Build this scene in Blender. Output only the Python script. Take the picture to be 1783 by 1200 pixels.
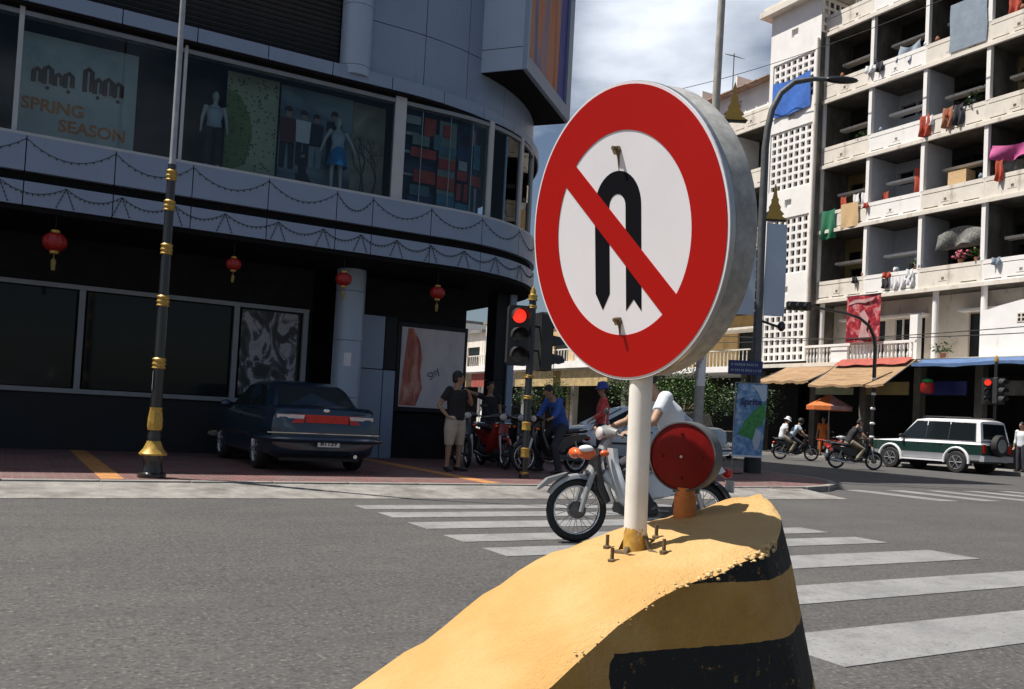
import bpy, math, random
from mathutils import Vector, Matrix, Quaternion
random.seed(7)
PI = math.pi
R = math.radians
for o in list(bpy.data.objects): bpy.data.objects.remove(o)
S = bpy.context.scene
COL = S.collection

# ------------------------------------------------------------------ camera
# world grid: +X runs along the main road, +Y away across it
cam = bpy.data.cameras.new('camera'); camo = bpy.data.objects.new('camera', cam); COL.objects.link(camo)
cam.sensor_width = 36.0; cam.lens = 36.0 * 1550 / 1783
cam.shift_y = (128.0 - 1550 * math.tan(R(2.0))) / 1783
cam.clip_start = 0.05; cam.clip_end = 3000
camo.matrix_world = (Matrix.Translation((0, 0, 1.07)) @ Matrix.Rotation(-R(29.5), 4, 'Z')
                     @ Matrix.Rotation(R(92.0), 4, 'X') @ Matrix.Rotation(R(3.0), 4, 'Z'))
S.camera = camo
S.render.resolution_x = 1024; S.render.resolution_y = 689

# ------------------------------------------------------------------ light
SUN_EL = R(62); SUN_AZ = R(-29)          # direction the shadows fall in the ground plane
world = bpy.data.worlds.new('World'); S.world = world; world.use_nodes = True
nt = world.node_tree; nt.nodes.clear()
wo = nt.nodes.new('ShaderNodeOutputWorld'); wb = nt.nodes.new('ShaderNodeBackground')
sky = nt.nodes.new('ShaderNodeTexSky'); sky.sky_type = 'NISHITA'; sky.sun_disc = False
sky.sun_elevation = SUN_EL; sky.sun_rotation = math.atan2(-math.cos(SUN_AZ), -math.sin(SUN_AZ))
sky.air_density = 1.0; sky.dust_density = 1.5; sky.ozone_density = 1.0
tc = nt.nodes.new('ShaderNodeTexCoord'); mp = nt.nodes.new('ShaderNodeMapping'); mp.inputs['Scale'].default_value = (1.0, 1.0, 2.6); mp.inputs['Location'].default_value = (1, 1.15, 9)
nz = nt.nodes.new('ShaderNodeTexNoise'); nz.inputs['Scale'].default_value = 2.2; nz.inputs['Detail'].default_value = 7; nz.inputs['Roughness'].default_value = .47
rp = nt.nodes.new('ShaderNodeValToRGB'); rp.color_ramp.elements[0].position = .54; rp.color_ramp.elements[1].position = .68
mx = nt.nodes.new('ShaderNodeMix'); mx.data_type = 'RGBA'
mx.inputs['B'].default_value = (14.0, 14.9, 16.4, 1)
nt.links.new(tc.outputs['Generated'], mp.inputs['Vector']); nt.links.new(mp.outputs['Vector'], nz.inputs['Vector'])
nt.links.new(nz.outputs['Fac'], rp.inputs['Fac']); nt.links.new(rp.outputs['Color'], mx.inputs['Factor'])
nt.links.new(sky.outputs['Color'], mx.inputs['A']); nt.links.new(mx.outputs['Result'], wb.inputs['Color'])
wb.inputs['Strength'].default_value = 0.05
nt.links.new(wb.outputs['Background'], wo.inputs['Surface'])
sl = bpy.data.lights.new('sun', 'SUN'); sl.energy = 5.0; sl.angle = R(0.45); sl.color = (1.0, .95, .87)
so = bpy.data.objects.new('sun', sl); COL.objects.link(so)
sd = Vector((math.cos(SUN_AZ) * math.cos(SUN_EL), math.sin(SUN_AZ) * math.cos(SUN_EL), -math.sin(SUN_EL)))
so.rotation_mode = 'QUATERNION'; so.rotation_quaternion = sd.to_track_quat('-Z', 'Y'); so.location = (-20, 5, 40)
S.view_settings.view_transform = 'Standard'; S.view_settings.look = 'None'
S.view_settings.exposure = 0.5; S.view_settings.gamma = 1.0; S.view_settings.use_curve_mapping = False

# ------------------------------------------------------------------ materials
def _new(name):
    m = bpy.data.materials.new(name); m.use_nodes = True
    t = m.node_tree; b = t.nodes['Principled BSDF']
    return m, t, b
def _in(t, b, k, v): b.inputs[k].default_value = v
def _coord(t, scale, kind='Object'):
    c = t.nodes.new('ShaderNodeTexCoord'); p = t.nodes.new('ShaderNodeMapping')
    p.inputs['Scale'].default_value = scale if isinstance(scale, tuple) else (scale,) * 3
    t.links.new(c.outputs[kind], p.inputs['Vector']); return p.outputs['Vector']
def _noise(t, vec, sc, det=4, rough=.55, dist=0):
    n = t.nodes.new('ShaderNodeTexNoise'); n.inputs['Scale'].default_value = sc; n.inputs['Detail'].default_value = det
    n.inputs['Roughness'].default_value = rough; n.inputs['Distortion'].default_value = dist
    t.links.new(vec, n.inputs['Vector']); return n.outputs['Fac']
def _ramp(t, fac, stops, interp='LINEAR'):
    r = t.nodes.new('ShaderNodeValToRGB'); cr = r.color_ramp; cr.interpolation = interp
    while len(cr.elements) < len(stops): cr.elements.new(.5)
    for e, (p, c) in zip(cr.elements, stops):
        e.position = p; e.color = (c[0], c[1], c[2], 1) if not isinstance(c, (int, float)) else (c, c, c, 1)
    t.links.new(fac, r.inputs['Fac']); return r.outputs['Color']
def _mix(t, fac, a, b):
    m = t.nodes.new('ShaderNodeMix'); m.data_type = 'RGBA'
    for s, v in (('A', a), ('B', b)):
        if isinstance(v, tuple): m.inputs[s].default_value = (v[0], v[1], v[2], 1)
        else: t.links.new(v, m.inputs[s])
    if isinstance(fac, (int, float)): m.inputs['Factor'].default_value = fac
    else: t.links.new(fac, m.inputs['Factor'])
    return m.outputs['Result']
def _bump(t, b, h, strength=.3, dist=.01):
    n = t.nodes.new('ShaderNodeBump'); n.inputs['Strength'].default_value = strength; n.inputs['Distance'].default_value = dist
    t.links.new(h, n.inputs['Height']); t.links.new(n.outputs['Normal'], b.inputs['Normal'])
def M(name, col, rough=.6, metal=0., var=.18, scale=4., stain=None, sfac=.5, sscale=(2, 2, .5), bump=0., bscale=60., coat=0., spec=.5, emit=0., trans=0.):
    m, t, b = _new(name)
    v = _coord(t, 1.0)
    f = _noise(t, v, scale, 5, .6)
    lo = tuple(c * (1 - var) for c in col); hi = tuple(min(1, c * (1 + var)) for c in col)
    c = _ramp(t, f, [(.3, lo), (.7, hi)])
    if stain:
        v2 = _coord(t, sscale); g = _noise(t, v2, 1.6, 6, .65)
        k = _ramp(t, g, [(1 - sfac - .1, 0.), (1 - sfac + .12, 1.)])
        c = _mix(t, k, c, stain)
    t.links.new(c, b.inputs['Base Color'])
    _in(t, b, 'Roughness', rough); _in(t, b, 'Metallic', metal); _in(t, b, 'Specular IOR Level', spec)
    if coat: _in(t, b, 'Coat Weight', coat); _in(t, b, 'Coat Roughness', .06)
    if bump: _bump(t, b, _noise(t, v, bscale, 4, .6), bump, .01)
    if emit:
        t.links.new(c, b.inputs['Emission Color']); _in(t, b, 'Emission Strength', emit)
    if trans: _in(t, b, 'Transmission Weight', trans)
    return m
def Mprint(name, stops, scale=(1, 1, 1), nscale=2., dist=1., rough=.5, interp='LINEAR'):
    m, t, b = _new(name); v = _coord(t, scale)
    c = _ramp(t, _noise(t, v, nscale, 3, .5, dist), stops, interp)
    t.links.new(c, b.inputs['Base Color']); _in(t, b, 'Roughness', rough); return m
def Mglass(name, tint=(.8, .85, .88), rough=.02, alpha=.25, dark=False, spec=.2):
    m, t, b = _new(name)
    if dark:
        _in(t, b, 'Base Color', (*tint, 1)); _in(t, b, 'Roughness', .06); _in(t, b, 'Specular IOR Level', spec); return m
    tr = t.nodes.new('ShaderNodeBsdfTransparent'); tr.inputs['Color'].default_value = (*tint, 1)
    gl = t.nodes.new('ShaderNodeBsdfGlossy'); gl.inputs['Roughness'].default_value = rough
    fr = t.nodes.new('ShaderNodeFresnel'); fr.inputs['IOR'].default_value = 1.3
    mi = t.nodes.new('ShaderNodeMixShader'); o = t.nodes['Material Output']
    t.links.new(fr.outputs[0], mi.inputs[0]); t.links.new(tr.outputs[0], mi.inputs[1]); t.links.new(gl.outputs[0], mi.inputs[2])
    t.links.new(mi.outputs[0], o.inputs['Surface']); return m

mats = {}
def asphalt():
    m, t, b = _new('asphalt'); v = _coord(t, 1.0)
    big = _noise(t, v, .35, 4, .6); fine = _noise(t, v, 42, 2, .5); mid = _noise(t, v, 9, 5, .65)
    c = _ramp(t, big, [(.3, (.062, .060, .061)), (.7, (.085, .082, .080))])
    c = _mix(t, _ramp(t, mid, [(.42, 0.), (.75, .35)]), c, (.115, .110, .105))
    c = _mix(t, _ramp(t, fine, [(.30, .75), (.44, 0.)]), c, (.025, .025, .027))
    c = _mix(t, _ramp(t, fine, [(.58, 0.), (.70, .8)]), c, (.17, .165, .155))
    c = _mix(t, _ramp(t, _noise(t, v, 16, 3, .6), [(.34, .5), (.48, 0.)]), c, (.035, .034, .035))
    c = _mix(t, _ramp(t, _noise(t, v, 1.1, 5, .7), [(.5, 0.), (.75, .35)]), c, (.12, .115, .11))
    # long tyre-polished streaks and dark drips along the road
    s = _noise(t, _coord(t, (.06, 1.3, 1)), 1.5, 4, .6)
    c = _mix(t, _ramp(t, s, [(.5, 0.), (.8, .45)]), c, (.050, .048, .049))
    # wandering cracks and small dark spots
    vo = t.nodes.new('ShaderNodeTexVoronoi'); vo.feature = 'DISTANCE_TO_EDGE'; vo.inputs['Scale'].default_value = .55
    wob = t.nodes.new('ShaderNodeMix'); wob.data_type = 'VECTOR'; wob.inputs['Factor'].default_value = .12
    nn = t.nodes.new('ShaderNodeTexNoise'); nn.inputs['Scale'].default_value = 2.0; nn.inputs['Detail'].default_value = 5
    t.links.new(v, nn.inputs['Vector']); t.links.new(v, wob.inputs['A']); t.links.new(nn.outputs['Color'], wob.inputs['B'])
    t.links.new(wob.outputs['Result'], vo.inputs['Vector'])
    c = _mix(t, _ramp(t, vo.outputs['Distance'], [(0.0, .22), (.005, 0.)]), c, (.03, .03, .03))
    t.links.new(c, b.inputs['Base Color']); _in(t, b, 'Roughness', .82); _in(t, b, 'Specular IOR Level', .3)
    _bump(t, b, fine, .5, .006); return m
def worn_paint():
    m, t, b = _new('worn_road_paint'); v = _coord(t, 1.0)
    f = _noise(t, v, 40, 3, .6); g = _noise(t, v, 1.6, 5, .7)
    c = _ramp(t, g, [(.3, (.17, .17, .172)), (.7, (.26, .26, .262))])
    c = _mix(t, _ramp(t, f, [(.30, .8), (.45, 0.)]), c, (.10, .10, .10))
    c = _mix(t, _ramp(t, _noise(t, v, 3.5, 5, .7), [(.30, .7), (.5, 0.)]), c, (.12, .12, .12))
    t.links.new(c, b.inputs['Base Color']); _in(t, b, 'Roughness', .8); _bump(t, b, f, .3, .004); return m
def pavers():
    m, t, b = _new('red_brick_pavers'); v = _coord(t, 1.0)
    br = t.nodes.new('ShaderNodeTexBrick'); br.inputs['Scale'].default_value = 1.0; br.offset = .5
    br.inputs['Brick Width'].default_value = .22; br.inputs['Row Height'].default_value = .11; br.inputs['Mortar Size'].default_value = .008
    br.inputs['Color1'].default_value = (.17, .055, .05, 1); br.inputs['Color2'].default_value = (.09, .035, .035, 1); br.inputs['Mortar'].default_value = (.16, .13, .12, 1)
    t.links.new(v, br.inputs['Vector'])
    k = _ramp(t, _noise(t, v, 1.3, 5, .65), [(.45, 0.), (.7, .7)])
    c = _mix(t, k, br.outputs['Color'], (.15, .125, .115))
    t.links.new(c, b.inputs['Base Color']); _in(t, b, 'Roughness', .8); _bump(t, b, br.outputs['Fac'], -.4, .006); return m
def block_paint():
    # yellow traffic paint with black bands painted on the sides near the nose
    m, t, b = _new('painted_concrete'); v = _coord(t, 1.0)
    f = _noise(t, v, 7, 6, .65); g = _noise(t, v, 70, 4, .7); h = _noise(t, v, 2.2, 5, .6)
    c = _ramp(t, f, [(.3, (.38, .19, .040)), (.55, (.46, .25, .06)), (.75, (.50, .30, .09))])
    c = _mix(t, _ramp(t, h, [(.5, 0.), (.75, .55)]), c, (.60, .46, .25))
    c = _mix(t, _ramp(t, g, [(.25, .8), (.36, 0.)]), c, (.25, .15, .06))
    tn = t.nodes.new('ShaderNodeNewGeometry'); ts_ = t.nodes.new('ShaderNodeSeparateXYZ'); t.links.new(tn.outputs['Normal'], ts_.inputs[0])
    lit_top_tone = _mix(t, _ramp(t, h, [(.3, 0.), (.65, 1.)]), (.42, .235, .075), (.52, .35, .155))   # sunlit paleness painted into level faces; sides keep a deeper shaded yellow
    c = _mix(t, _ramp(t, ts_.outputs['Z'], [(.55, 0.), (.85, .8)]), c, lit_top_tone)
    s = _noise(t, v, 12, 7, .75, 1.2); c = _mix(t, _ramp(t, s, [(.62, 0.), (.75, .5)]), c, (.33, .24, .14))
    sep = t.nodes.new('ShaderNodeSeparateXYZ'); co = t.nodes.new('ShaderNodeTexCoord'); t.links.new(co.outputs['Object'], sep.inputs[0])
    ge = t.nodes.new('ShaderNodeNewGeometry'); sn = t.nodes.new('ShaderNodeSeparateXYZ'); t.links.new(ge.outputs['True Normal'], sn.inputs[0])
    def math_(op, a, bb, cl=False):
        n = t.nodes.new('ShaderNodeMath'); n.operation = op; n.use_clamp = cl
        for i, q in enumerate((a, bb)):
            if isinstance(q, (int, float)): n.inputs[i].default_value = q
            else: t.links.new(q, n.inputs[i])
        return n.outputs[0]
    z = math_('ADD', sep.outputs['Z'], math_('MULTIPLY', math_('SUBTRACT', _noise(t, v, 30, 3), .5), .008))
    band = math_('MAXIMUM', math_('GREATER_THAN', z, .738),
                 math_('MAXIMUM', math_('MULTIPLY', math_('GREATER_THAN', z, .455), math_('LESS_THAN', z, .610)),
                       math_('MULTIPLY', math_('GREATER_THAN', z, .14), math_('LESS_THAN', z, .30))))
    xs = math_('ADD', sep.outputs['X'], math_('MULTIPLY', math_('SUBTRACT', _noise(t, v, 22, 3), .5), .05))
    side = math_('LESS_THAN', sn.outputs['Z'], .5)
    k = math_('MULTIPLY', math_('MULTIPLY', band, side), math_('GREATER_THAN', xs, 1.08))
    worn = _ramp(t, _noise(t, v, 40, 5, .7), [(.30, .25), (.40, 1.)])
    k = math_('MULTIPLY', k, worn)
    c = _mix(t, k, c, (.018, .019, .018))
    t.links.new(c, b.inputs['Base Color']); _in(t, b, 'Roughness', .75); _in(t, b, 'Specular IOR Level', .25)
    hh = math_('ADD', math_('MULTIPLY', f, 1.5), g); _bump(t, b, hh, .7, .010); return m
def pole_paint():
    m, t, b = _new('chipped_white_paint'); v = _coord(t, 1.0)
    f = _noise(t, v, 9, 5, .6); c = _ramp(t, f, [(.3, (.70, .67, .60)), (.7, (.82, .80, .75))])
    c = _mix(t, _ramp(t, _noise(t, _coord(t, (18, 18, 4)), 1.0, 6, .7), [(.62, 0.), (.72, .55)]), c, (.45, .36, .24))
    c = _mix(t, _ramp(t, _noise(t, v, 26, 3, .6), [(.235, 1.), (.25, 0.)]), c, (.03, .025, .02))
    sep = t.nodes.new('ShaderNodeSeparateXYZ'); co = t.nodes.new('ShaderNodeTexCoord'); t.links.new(co.outputs['Object'], sep.inputs[0])
    ad = t.nodes.new('ShaderNodeMath'); ad.operation = 'MULTIPLY_ADD'; t.links.new(_noise(t, v, 30, 4, .7), ad.inputs[0]); ad.inputs[1].default_value = -.16; t.links.new(sep.outputs['Z'], ad.inputs[2])
    lt = t.nodes.new('ShaderNodeMath'); lt.operation = 'LESS_THAN'; t.links.new(ad.outputs[0], lt.inputs[0]); lt.inputs[1].default_value = -.012
    yel = _ramp(t, _noise(t, v, 40, 4, .6), [(.35, (.42, .22, .04)), (.6, (.62, .38, .08))])
    c = _mix(t, lt.outputs[0], c, yel)
    t.links.new(c, b.inputs['Base Color']); _in(t, b, 'Roughness', .45); return m

mats.update(
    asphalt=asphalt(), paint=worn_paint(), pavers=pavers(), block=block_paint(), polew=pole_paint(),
    conc=M('concrete', (.23, .22, .205), .85, var=.25, scale=6, stain=(.115, .105, .095), sfac=.45, sscale=(1, 1, 1), bump=.3),
    concd=M('dark_concrete', (.12, .115, .11), .85, var=.25, scale=5, bump=.3),
    orange_tile=M('orange_tile', (.42, .19, .06), .75, var=.25, scale=9, bump=.3),
    red=M('sign_red', (.39, .005, .002), .38, var=.05, scale=3, spec=.25),
    white=M('sign_white', (.74, .73, .77), .32, var=.04, scale=4, spec=.4, stain=(.60, .59, .58), sfac=.28, sscale=(9, 9, 2)),
    black=M('sign_black', (.006, .006, .009), .5, var=.1, spec=.08),
    drum=M('galvanised_sheet', (.34, .34, .33), .6, metal=0., var=.25, scale=40, spec=.2, stain=(.24, .24, .23), sfac=.35, sscale=(4, 4, 4)),
    steel=M('steel', (.45, .45, .45), .35, metal=.9, var=.1),
    chrome=M('chrome', (.7, .7, .7), .12, metal=1., var=.05),
    rust=M('rusty_bolt', (.11, .075, .035), .75, var=.4, scale=60),
    redlens=M('red_lens', (.165, .004, .003), .35, var=.2, scale=25, spec=.2),
    orangep=M('orange_post', (.55, .17, .03), .6, var=.2, scale=20),
    panel=M('aluminium_panel', (.215, .27, .37), .38, metal=.15, var=.05, scale=1.5, stain=(.19, .21, .25), sfac=.3, sscale=(3, 3, .4)),
    panell=M('aluminium_panel_pale', (.31, .38, .48), .38, metal=.1, var=.05, scale=1.5, stain=(.27, .29, .33), sfac=.3, sscale=(3, 3, .4)),
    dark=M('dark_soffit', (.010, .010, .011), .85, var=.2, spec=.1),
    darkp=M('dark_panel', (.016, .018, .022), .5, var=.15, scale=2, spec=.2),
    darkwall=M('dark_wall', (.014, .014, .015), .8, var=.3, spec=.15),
    shopglass=Mglass('shop_glass', (.012, .014, .016), dark=True),
    glass=Mglass('window_glass', (.80, .86, .88)),
    frame=M('window_frame', (.20, .21, .23), .45, metal=.2, var=.1),
    framel=M('window_frame_pale', (.40, .41, .43), .45, var=.06),
    louvre=M('louvre_slat', (.05, .052, .058), .5, metal=.2, var=.15),
    ltgrey=M('pale_board', (.46, .50, .50), .6, var=.1, scale=2, stain=(.34, .40, .40), sfac=.4, sscale=(1, 1, 1)),
    letter=M('orange_letter', (.50, .17, .03), .5, var=.2, scale=3),
    greend=M('green_board', (.38, .42, .28), .6, var=.12, scale=3),
    blackgl=M('black_gloss', (.012, .012, .013), .3, var=.2, coat=.3),
    gold=M('gold_paint', (.42, .26, .05), .4, metal=.3, var=.25, scale=30),
    silverp=M('silver_pole', (.34, .34, .35), .4, metal=.4, var=.15, scale=8),
    greyp=M('grey_pole', (.085, .09, .095), .6, metal=.1, var=.25, scale=8),
    cpole=M('concrete_pole', (.36, .34, .31), .8, var=.2, scale=7, stain=(.62, .62, .62), sfac=.3, sscale=(2, 2, 1), bump=.2),
    wall=M('weathered_white', (.79, .77, .75), .85, var=.07, scale=1.2, stain=(.56, .50, .43), sfac=.27, sscale=(1.2, 1.2, .35), bump=.15),
    wallb=M('weathered_cream', (.68, .63, .56), .85, var=.10, scale=1.4, stain=(.30, .24, .18), sfac=.34, sscale=(1.5, 1.5, .5), bump=.2),
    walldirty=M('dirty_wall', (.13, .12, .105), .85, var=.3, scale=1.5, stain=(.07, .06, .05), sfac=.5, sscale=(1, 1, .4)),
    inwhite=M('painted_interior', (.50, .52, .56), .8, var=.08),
    indark=M('dark_interior', (.032, .030, .026), .85, var=.35, scale=1.5),  # dark grey-brown interior tone, varied by noise
    inyel=M('ochre_interior', (.30, .23, .10), .85, var=.25, scale=1.2),
    yellow=M('ochre_wall', (.52, .36, .16), .85, var=.12, scale=1.5, stain=(.28, .19, .10), sfac=.35, sscale=(1, 1, .4)),
    terra=M('rust_roof', (.33, .20, .14), .8, var=.35, scale=3, stain=(.40, .36, .32), sfac=.4, sscale=(.5, 3, 3)),
    grille=M('window_grille', (.05, .05, .055), .6, var=.2),
    tan=M('tan_awning', (.30, .19, .10), .8, var=.14, scale=2, stain=(.15, .085, .045), sfac=.42, sscale=(5, .35, 5)),
    redstripe=M('red_awning', (.32, .07, .05), .8, var=.2, scale=3),
    blueaw=M('blue_awning', (.07, .13, .27), .7, var=.2, scale=3),
    bluetarp=M('blue_tarp', (.04, .14, .50), .5, var=.2, scale=5),
    bluesign=M('blue_enamel', (.012, .02, .12), .4, var=.1),
    greencl=M('green_cloth', (.02, .16, .08), .85, var=.2, scale=9), beigecl=M('beige_cloth', (.56, .38, .20), .85, var=.12, scale=9),
    pinkcl=M('pink_cloth', (.42, .07, .22), .8, var=.3, scale=5), whitecl=M('white_cloth', (.7, .7, .72), .85, var=.08),
    redcl=M('red_cloth', (.40, .06, .03), .85, var=.3, scale=8), bluecl=M('blue_grey_cloth', (.22, .27, .33), .8, var=.15, scale=3),
    darkcl=M('dark_cloth', (.03, .03, .04), .85, var=.3), stripecl=M('striped_cloth', (.16, .16, .15), .85, var=.6, scale=12),
    bannerc=M('banner_cloth', (.42, .50, .60), .8, var=.05, scale=2),
    leaf=M('leaves', (.055, .11, .02), .6, var=.5, scale=5), leafd=M('dark_leaves', (.03, .07, .018), .6, var=.4, scale=4),
    bark=M('bark', (.11, .085, .06), .9, var=.3, scale=14, bump=.4), flower=M('pink_petals', (.60, .12, .20), .7, var=.2),
    pot=M('clay_pot', (.30, .13, .07), .8, var=.2),
    tyre=M('tyre_rubber', (.014, .014, .015), .75, var=.2, scale=20), alloy=M('alloy_wheel', (.42, .43, .45), .35, metal=.7, var=.1),
    carblue=M('blue_car_paint', (.016, .035, .062), .3, metal=.3, var=.05, coat=.8), carsilver=M('silver_car_paint', (.55, .60, .64), .35, metal=.3, var=.05, coat=.6),
    cardark=M('dark_car_paint', (.018, .022, .024), .3, var=.1, coat=.6), carwhite=M('white_car_paint', (.72, .72, .74), .3, var=.03, coat=.5),
    carlow=M('lower_silver_paint', (.40, .41, .44), .35, metal=.3, var=.05, coat=.4), cargreen=M('dark_green_band', (.012, .035, .030), .25, var=.1, coat=.7),
    carglass=Mglass('car_glass', (.010, .014, .016), dark=True, spec=.35), tail=M('tail_lens', (.45, .02, .012), .2, var=.15, scale=12), tailw=M('clear_lens', (.55, .50, .48), .2, var=.15, scale=14),
    plate=M('number_plate', (.6, .62, .62), .4, var=.04), plastic=M('black_plastic', (.02, .02, .022), .55, var=.2),
    bikew=M('white_bike_plastic', (.58, .62, .66), .35, var=.05, coat=.3), bikes=M('silver_bike_plastic', (.34, .35, .35), .32, metal=.4, var=.1, coat=.3),
    bikek=M('black_bike_plastic', (.015, .015, .018), .35, var=.2, coat=.4), biker=M('red_bike_plastic', (.26, .015, .012), .35, var=.15, coat=.4),
    engine=M('engine_metal', (.11, .11, .11), .5, metal=.6, var=.3, scale=15), amber=M('amber_lens', (.65, .12, .03), .25, var=.15),
    skin=M('skin', (.33, .19, .12), .6, var=.08), hair=M('black_hair', (.012, .010, .010), .6, var=.3, scale=20),
    shirtk=M('black_shirt', (.013, .013, .016), .85, var=.2), shortsb=M('beige_shorts', (.42, .36, .30), .85, var=.12, scale=8),
    shirtw=M('white_shirt', (.60, .63, .67), .85, var=.06, scale=6), shirtb=M('blue_shirt', (.03, .09, .36), .85, var=.15, scale=5),
    hatb=M('blue_hat', (.03, .06, .26), .85, var=.15), trous=M('dark_trousers', (.03, .03, .04), .85, var=.2),
    shirtg=M('pale_blue_shirt', (.36, .43, .52), .85, var=.1), shirto=M('orange_robe', (.50, .14, .02), .85, var=.15, scale=4), khaki=M('khaki_trousers', (.20, .17, .12), .85, var=.15),
    lantern=M('lantern_silk', (.30, .010, .008), .45, var=.2, scale=14), redlamp=M('lit_red_lamp', (.9, .04, .02), .4, var=.05, emit=.7), lampoff=M('unlit_lamp', (.03, .03, .03), .3, var=.2),
    tassel=M('gold_tassel', (.22, .16, .04), .6, var=.3, scale=30), wire=M('wire', (.02, .02, .02), .6, var=.2),
    umbo=M('orange_umbrella', (.55, .14, .03), .7, var=.15), umbw=M('pink_white_umbrella', (.45, .26, .26), .7, var=.2, scale=3),
    signtxt=M('white_lettering', (.7, .7, .72), .5, var=.05), signcream=M('shop_sign_board', (.45, .33, .16), .6, var=.3, scale=2.5, stain=(.35, .06, .04), sfac=.3, sscale=(6, 6, 6)),
)
def redcheck():
    m, t, b = _new('red_checked_cloth'); v = _coord(t, 1.0)
    ck = t.nodes.new('ShaderNodeTexChecker'); ck.inputs['Scale'].default_value = 26; t.links.new(v, ck.inputs['Vector'])
    ck.inputs['Color1'].default_value = (.50, .03, .03, 1); ck.inputs['Color2'].default_value = (.55, .20, .18, 1)
    t.links.new(_mix(t, _ramp(t, _noise(t, v, 14, 3), [(.4, 0.), (.6, .8)]), ck.outputs['Color'], (.45, .02, .02)), b.inputs['Base Color']); _in(t, b, 'Roughness', .85); return m
mats['redcheck'] = redcheck()
mats['billboard'] = Mprint('billboard_print', [(.28, (.04, .03, .12)), (.42, (.20, .16, .24)), (.52, (.50, .16, .03)), (.62, (.35, .08, .02)), (.75, (.05, .03, .16))], (1.6, 1.6, .22), 1.3, .8)
mats['redprint'] = Mprint('red_print', [(.28, (.05, .003, .015)), (.42, (.24, .006, .02)), (.52, (.40, .02, .025)), (.60, (.46, .24, .26)), (.66, (.42, .03, .02)), (.78, (.48, .11, .02))], (1, 1, 1), 3.2, .5)
mats['softprint'] = Mprint('blue_water_print', [(.3, (.06, .16, .34)), (.5, (.12, .27, .48)), (.68, (.35, .45, .62))], (1, 1, 1), 9, .8)
mats['silverprint'] = Mprint('silver_dark_print', [(.40, (.010, .011, .014)), (.5, (.05, .055, .07)), (.58, (.30, .30, .33)), (.8, (.16, .16, .18))], (1, 1, .6), 2.6, 2.2)
mats['faceprint'] = Mprint('red_face_print', [(.35, (.25, .06, .04)), (.5, (.42, .12, .08)), (.65, (.55, .32, .24))], (3, 3, .8), 1.4, 1.6)
mats['whiteprint'] = Mprint('white_poster_print', [(.3, (.42, .38, .44)), (.5, (.52, .48, .50)), (.72, (.58, .53, .52))], (1, 1, .5), 2.0, 1.0)
mats['kidsbg'] = Mprint('poster_background', [(.3, (.05, .07, .11)), (.5, (.16, .22, .26)), (.7, (.27, .34, .36))], (.5, .5, 1.4), 1.4, .5)
mats['display'] = Mprint('store_display', [(.35, (.006, .010, .03)), (.5, (.012, .03, .08)), (.7, (.02, .06, .13))], (1.2, 1.2, 2.4), 2.3, .6)
mats['branchbg'] = Mprint('tan_poster', [(.3, (.17, .17, .13)), (.5, (.24, .23, .17)), (.7, (.30, .29, .22))], (1, 1, 1), 2.5, 1)

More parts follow.
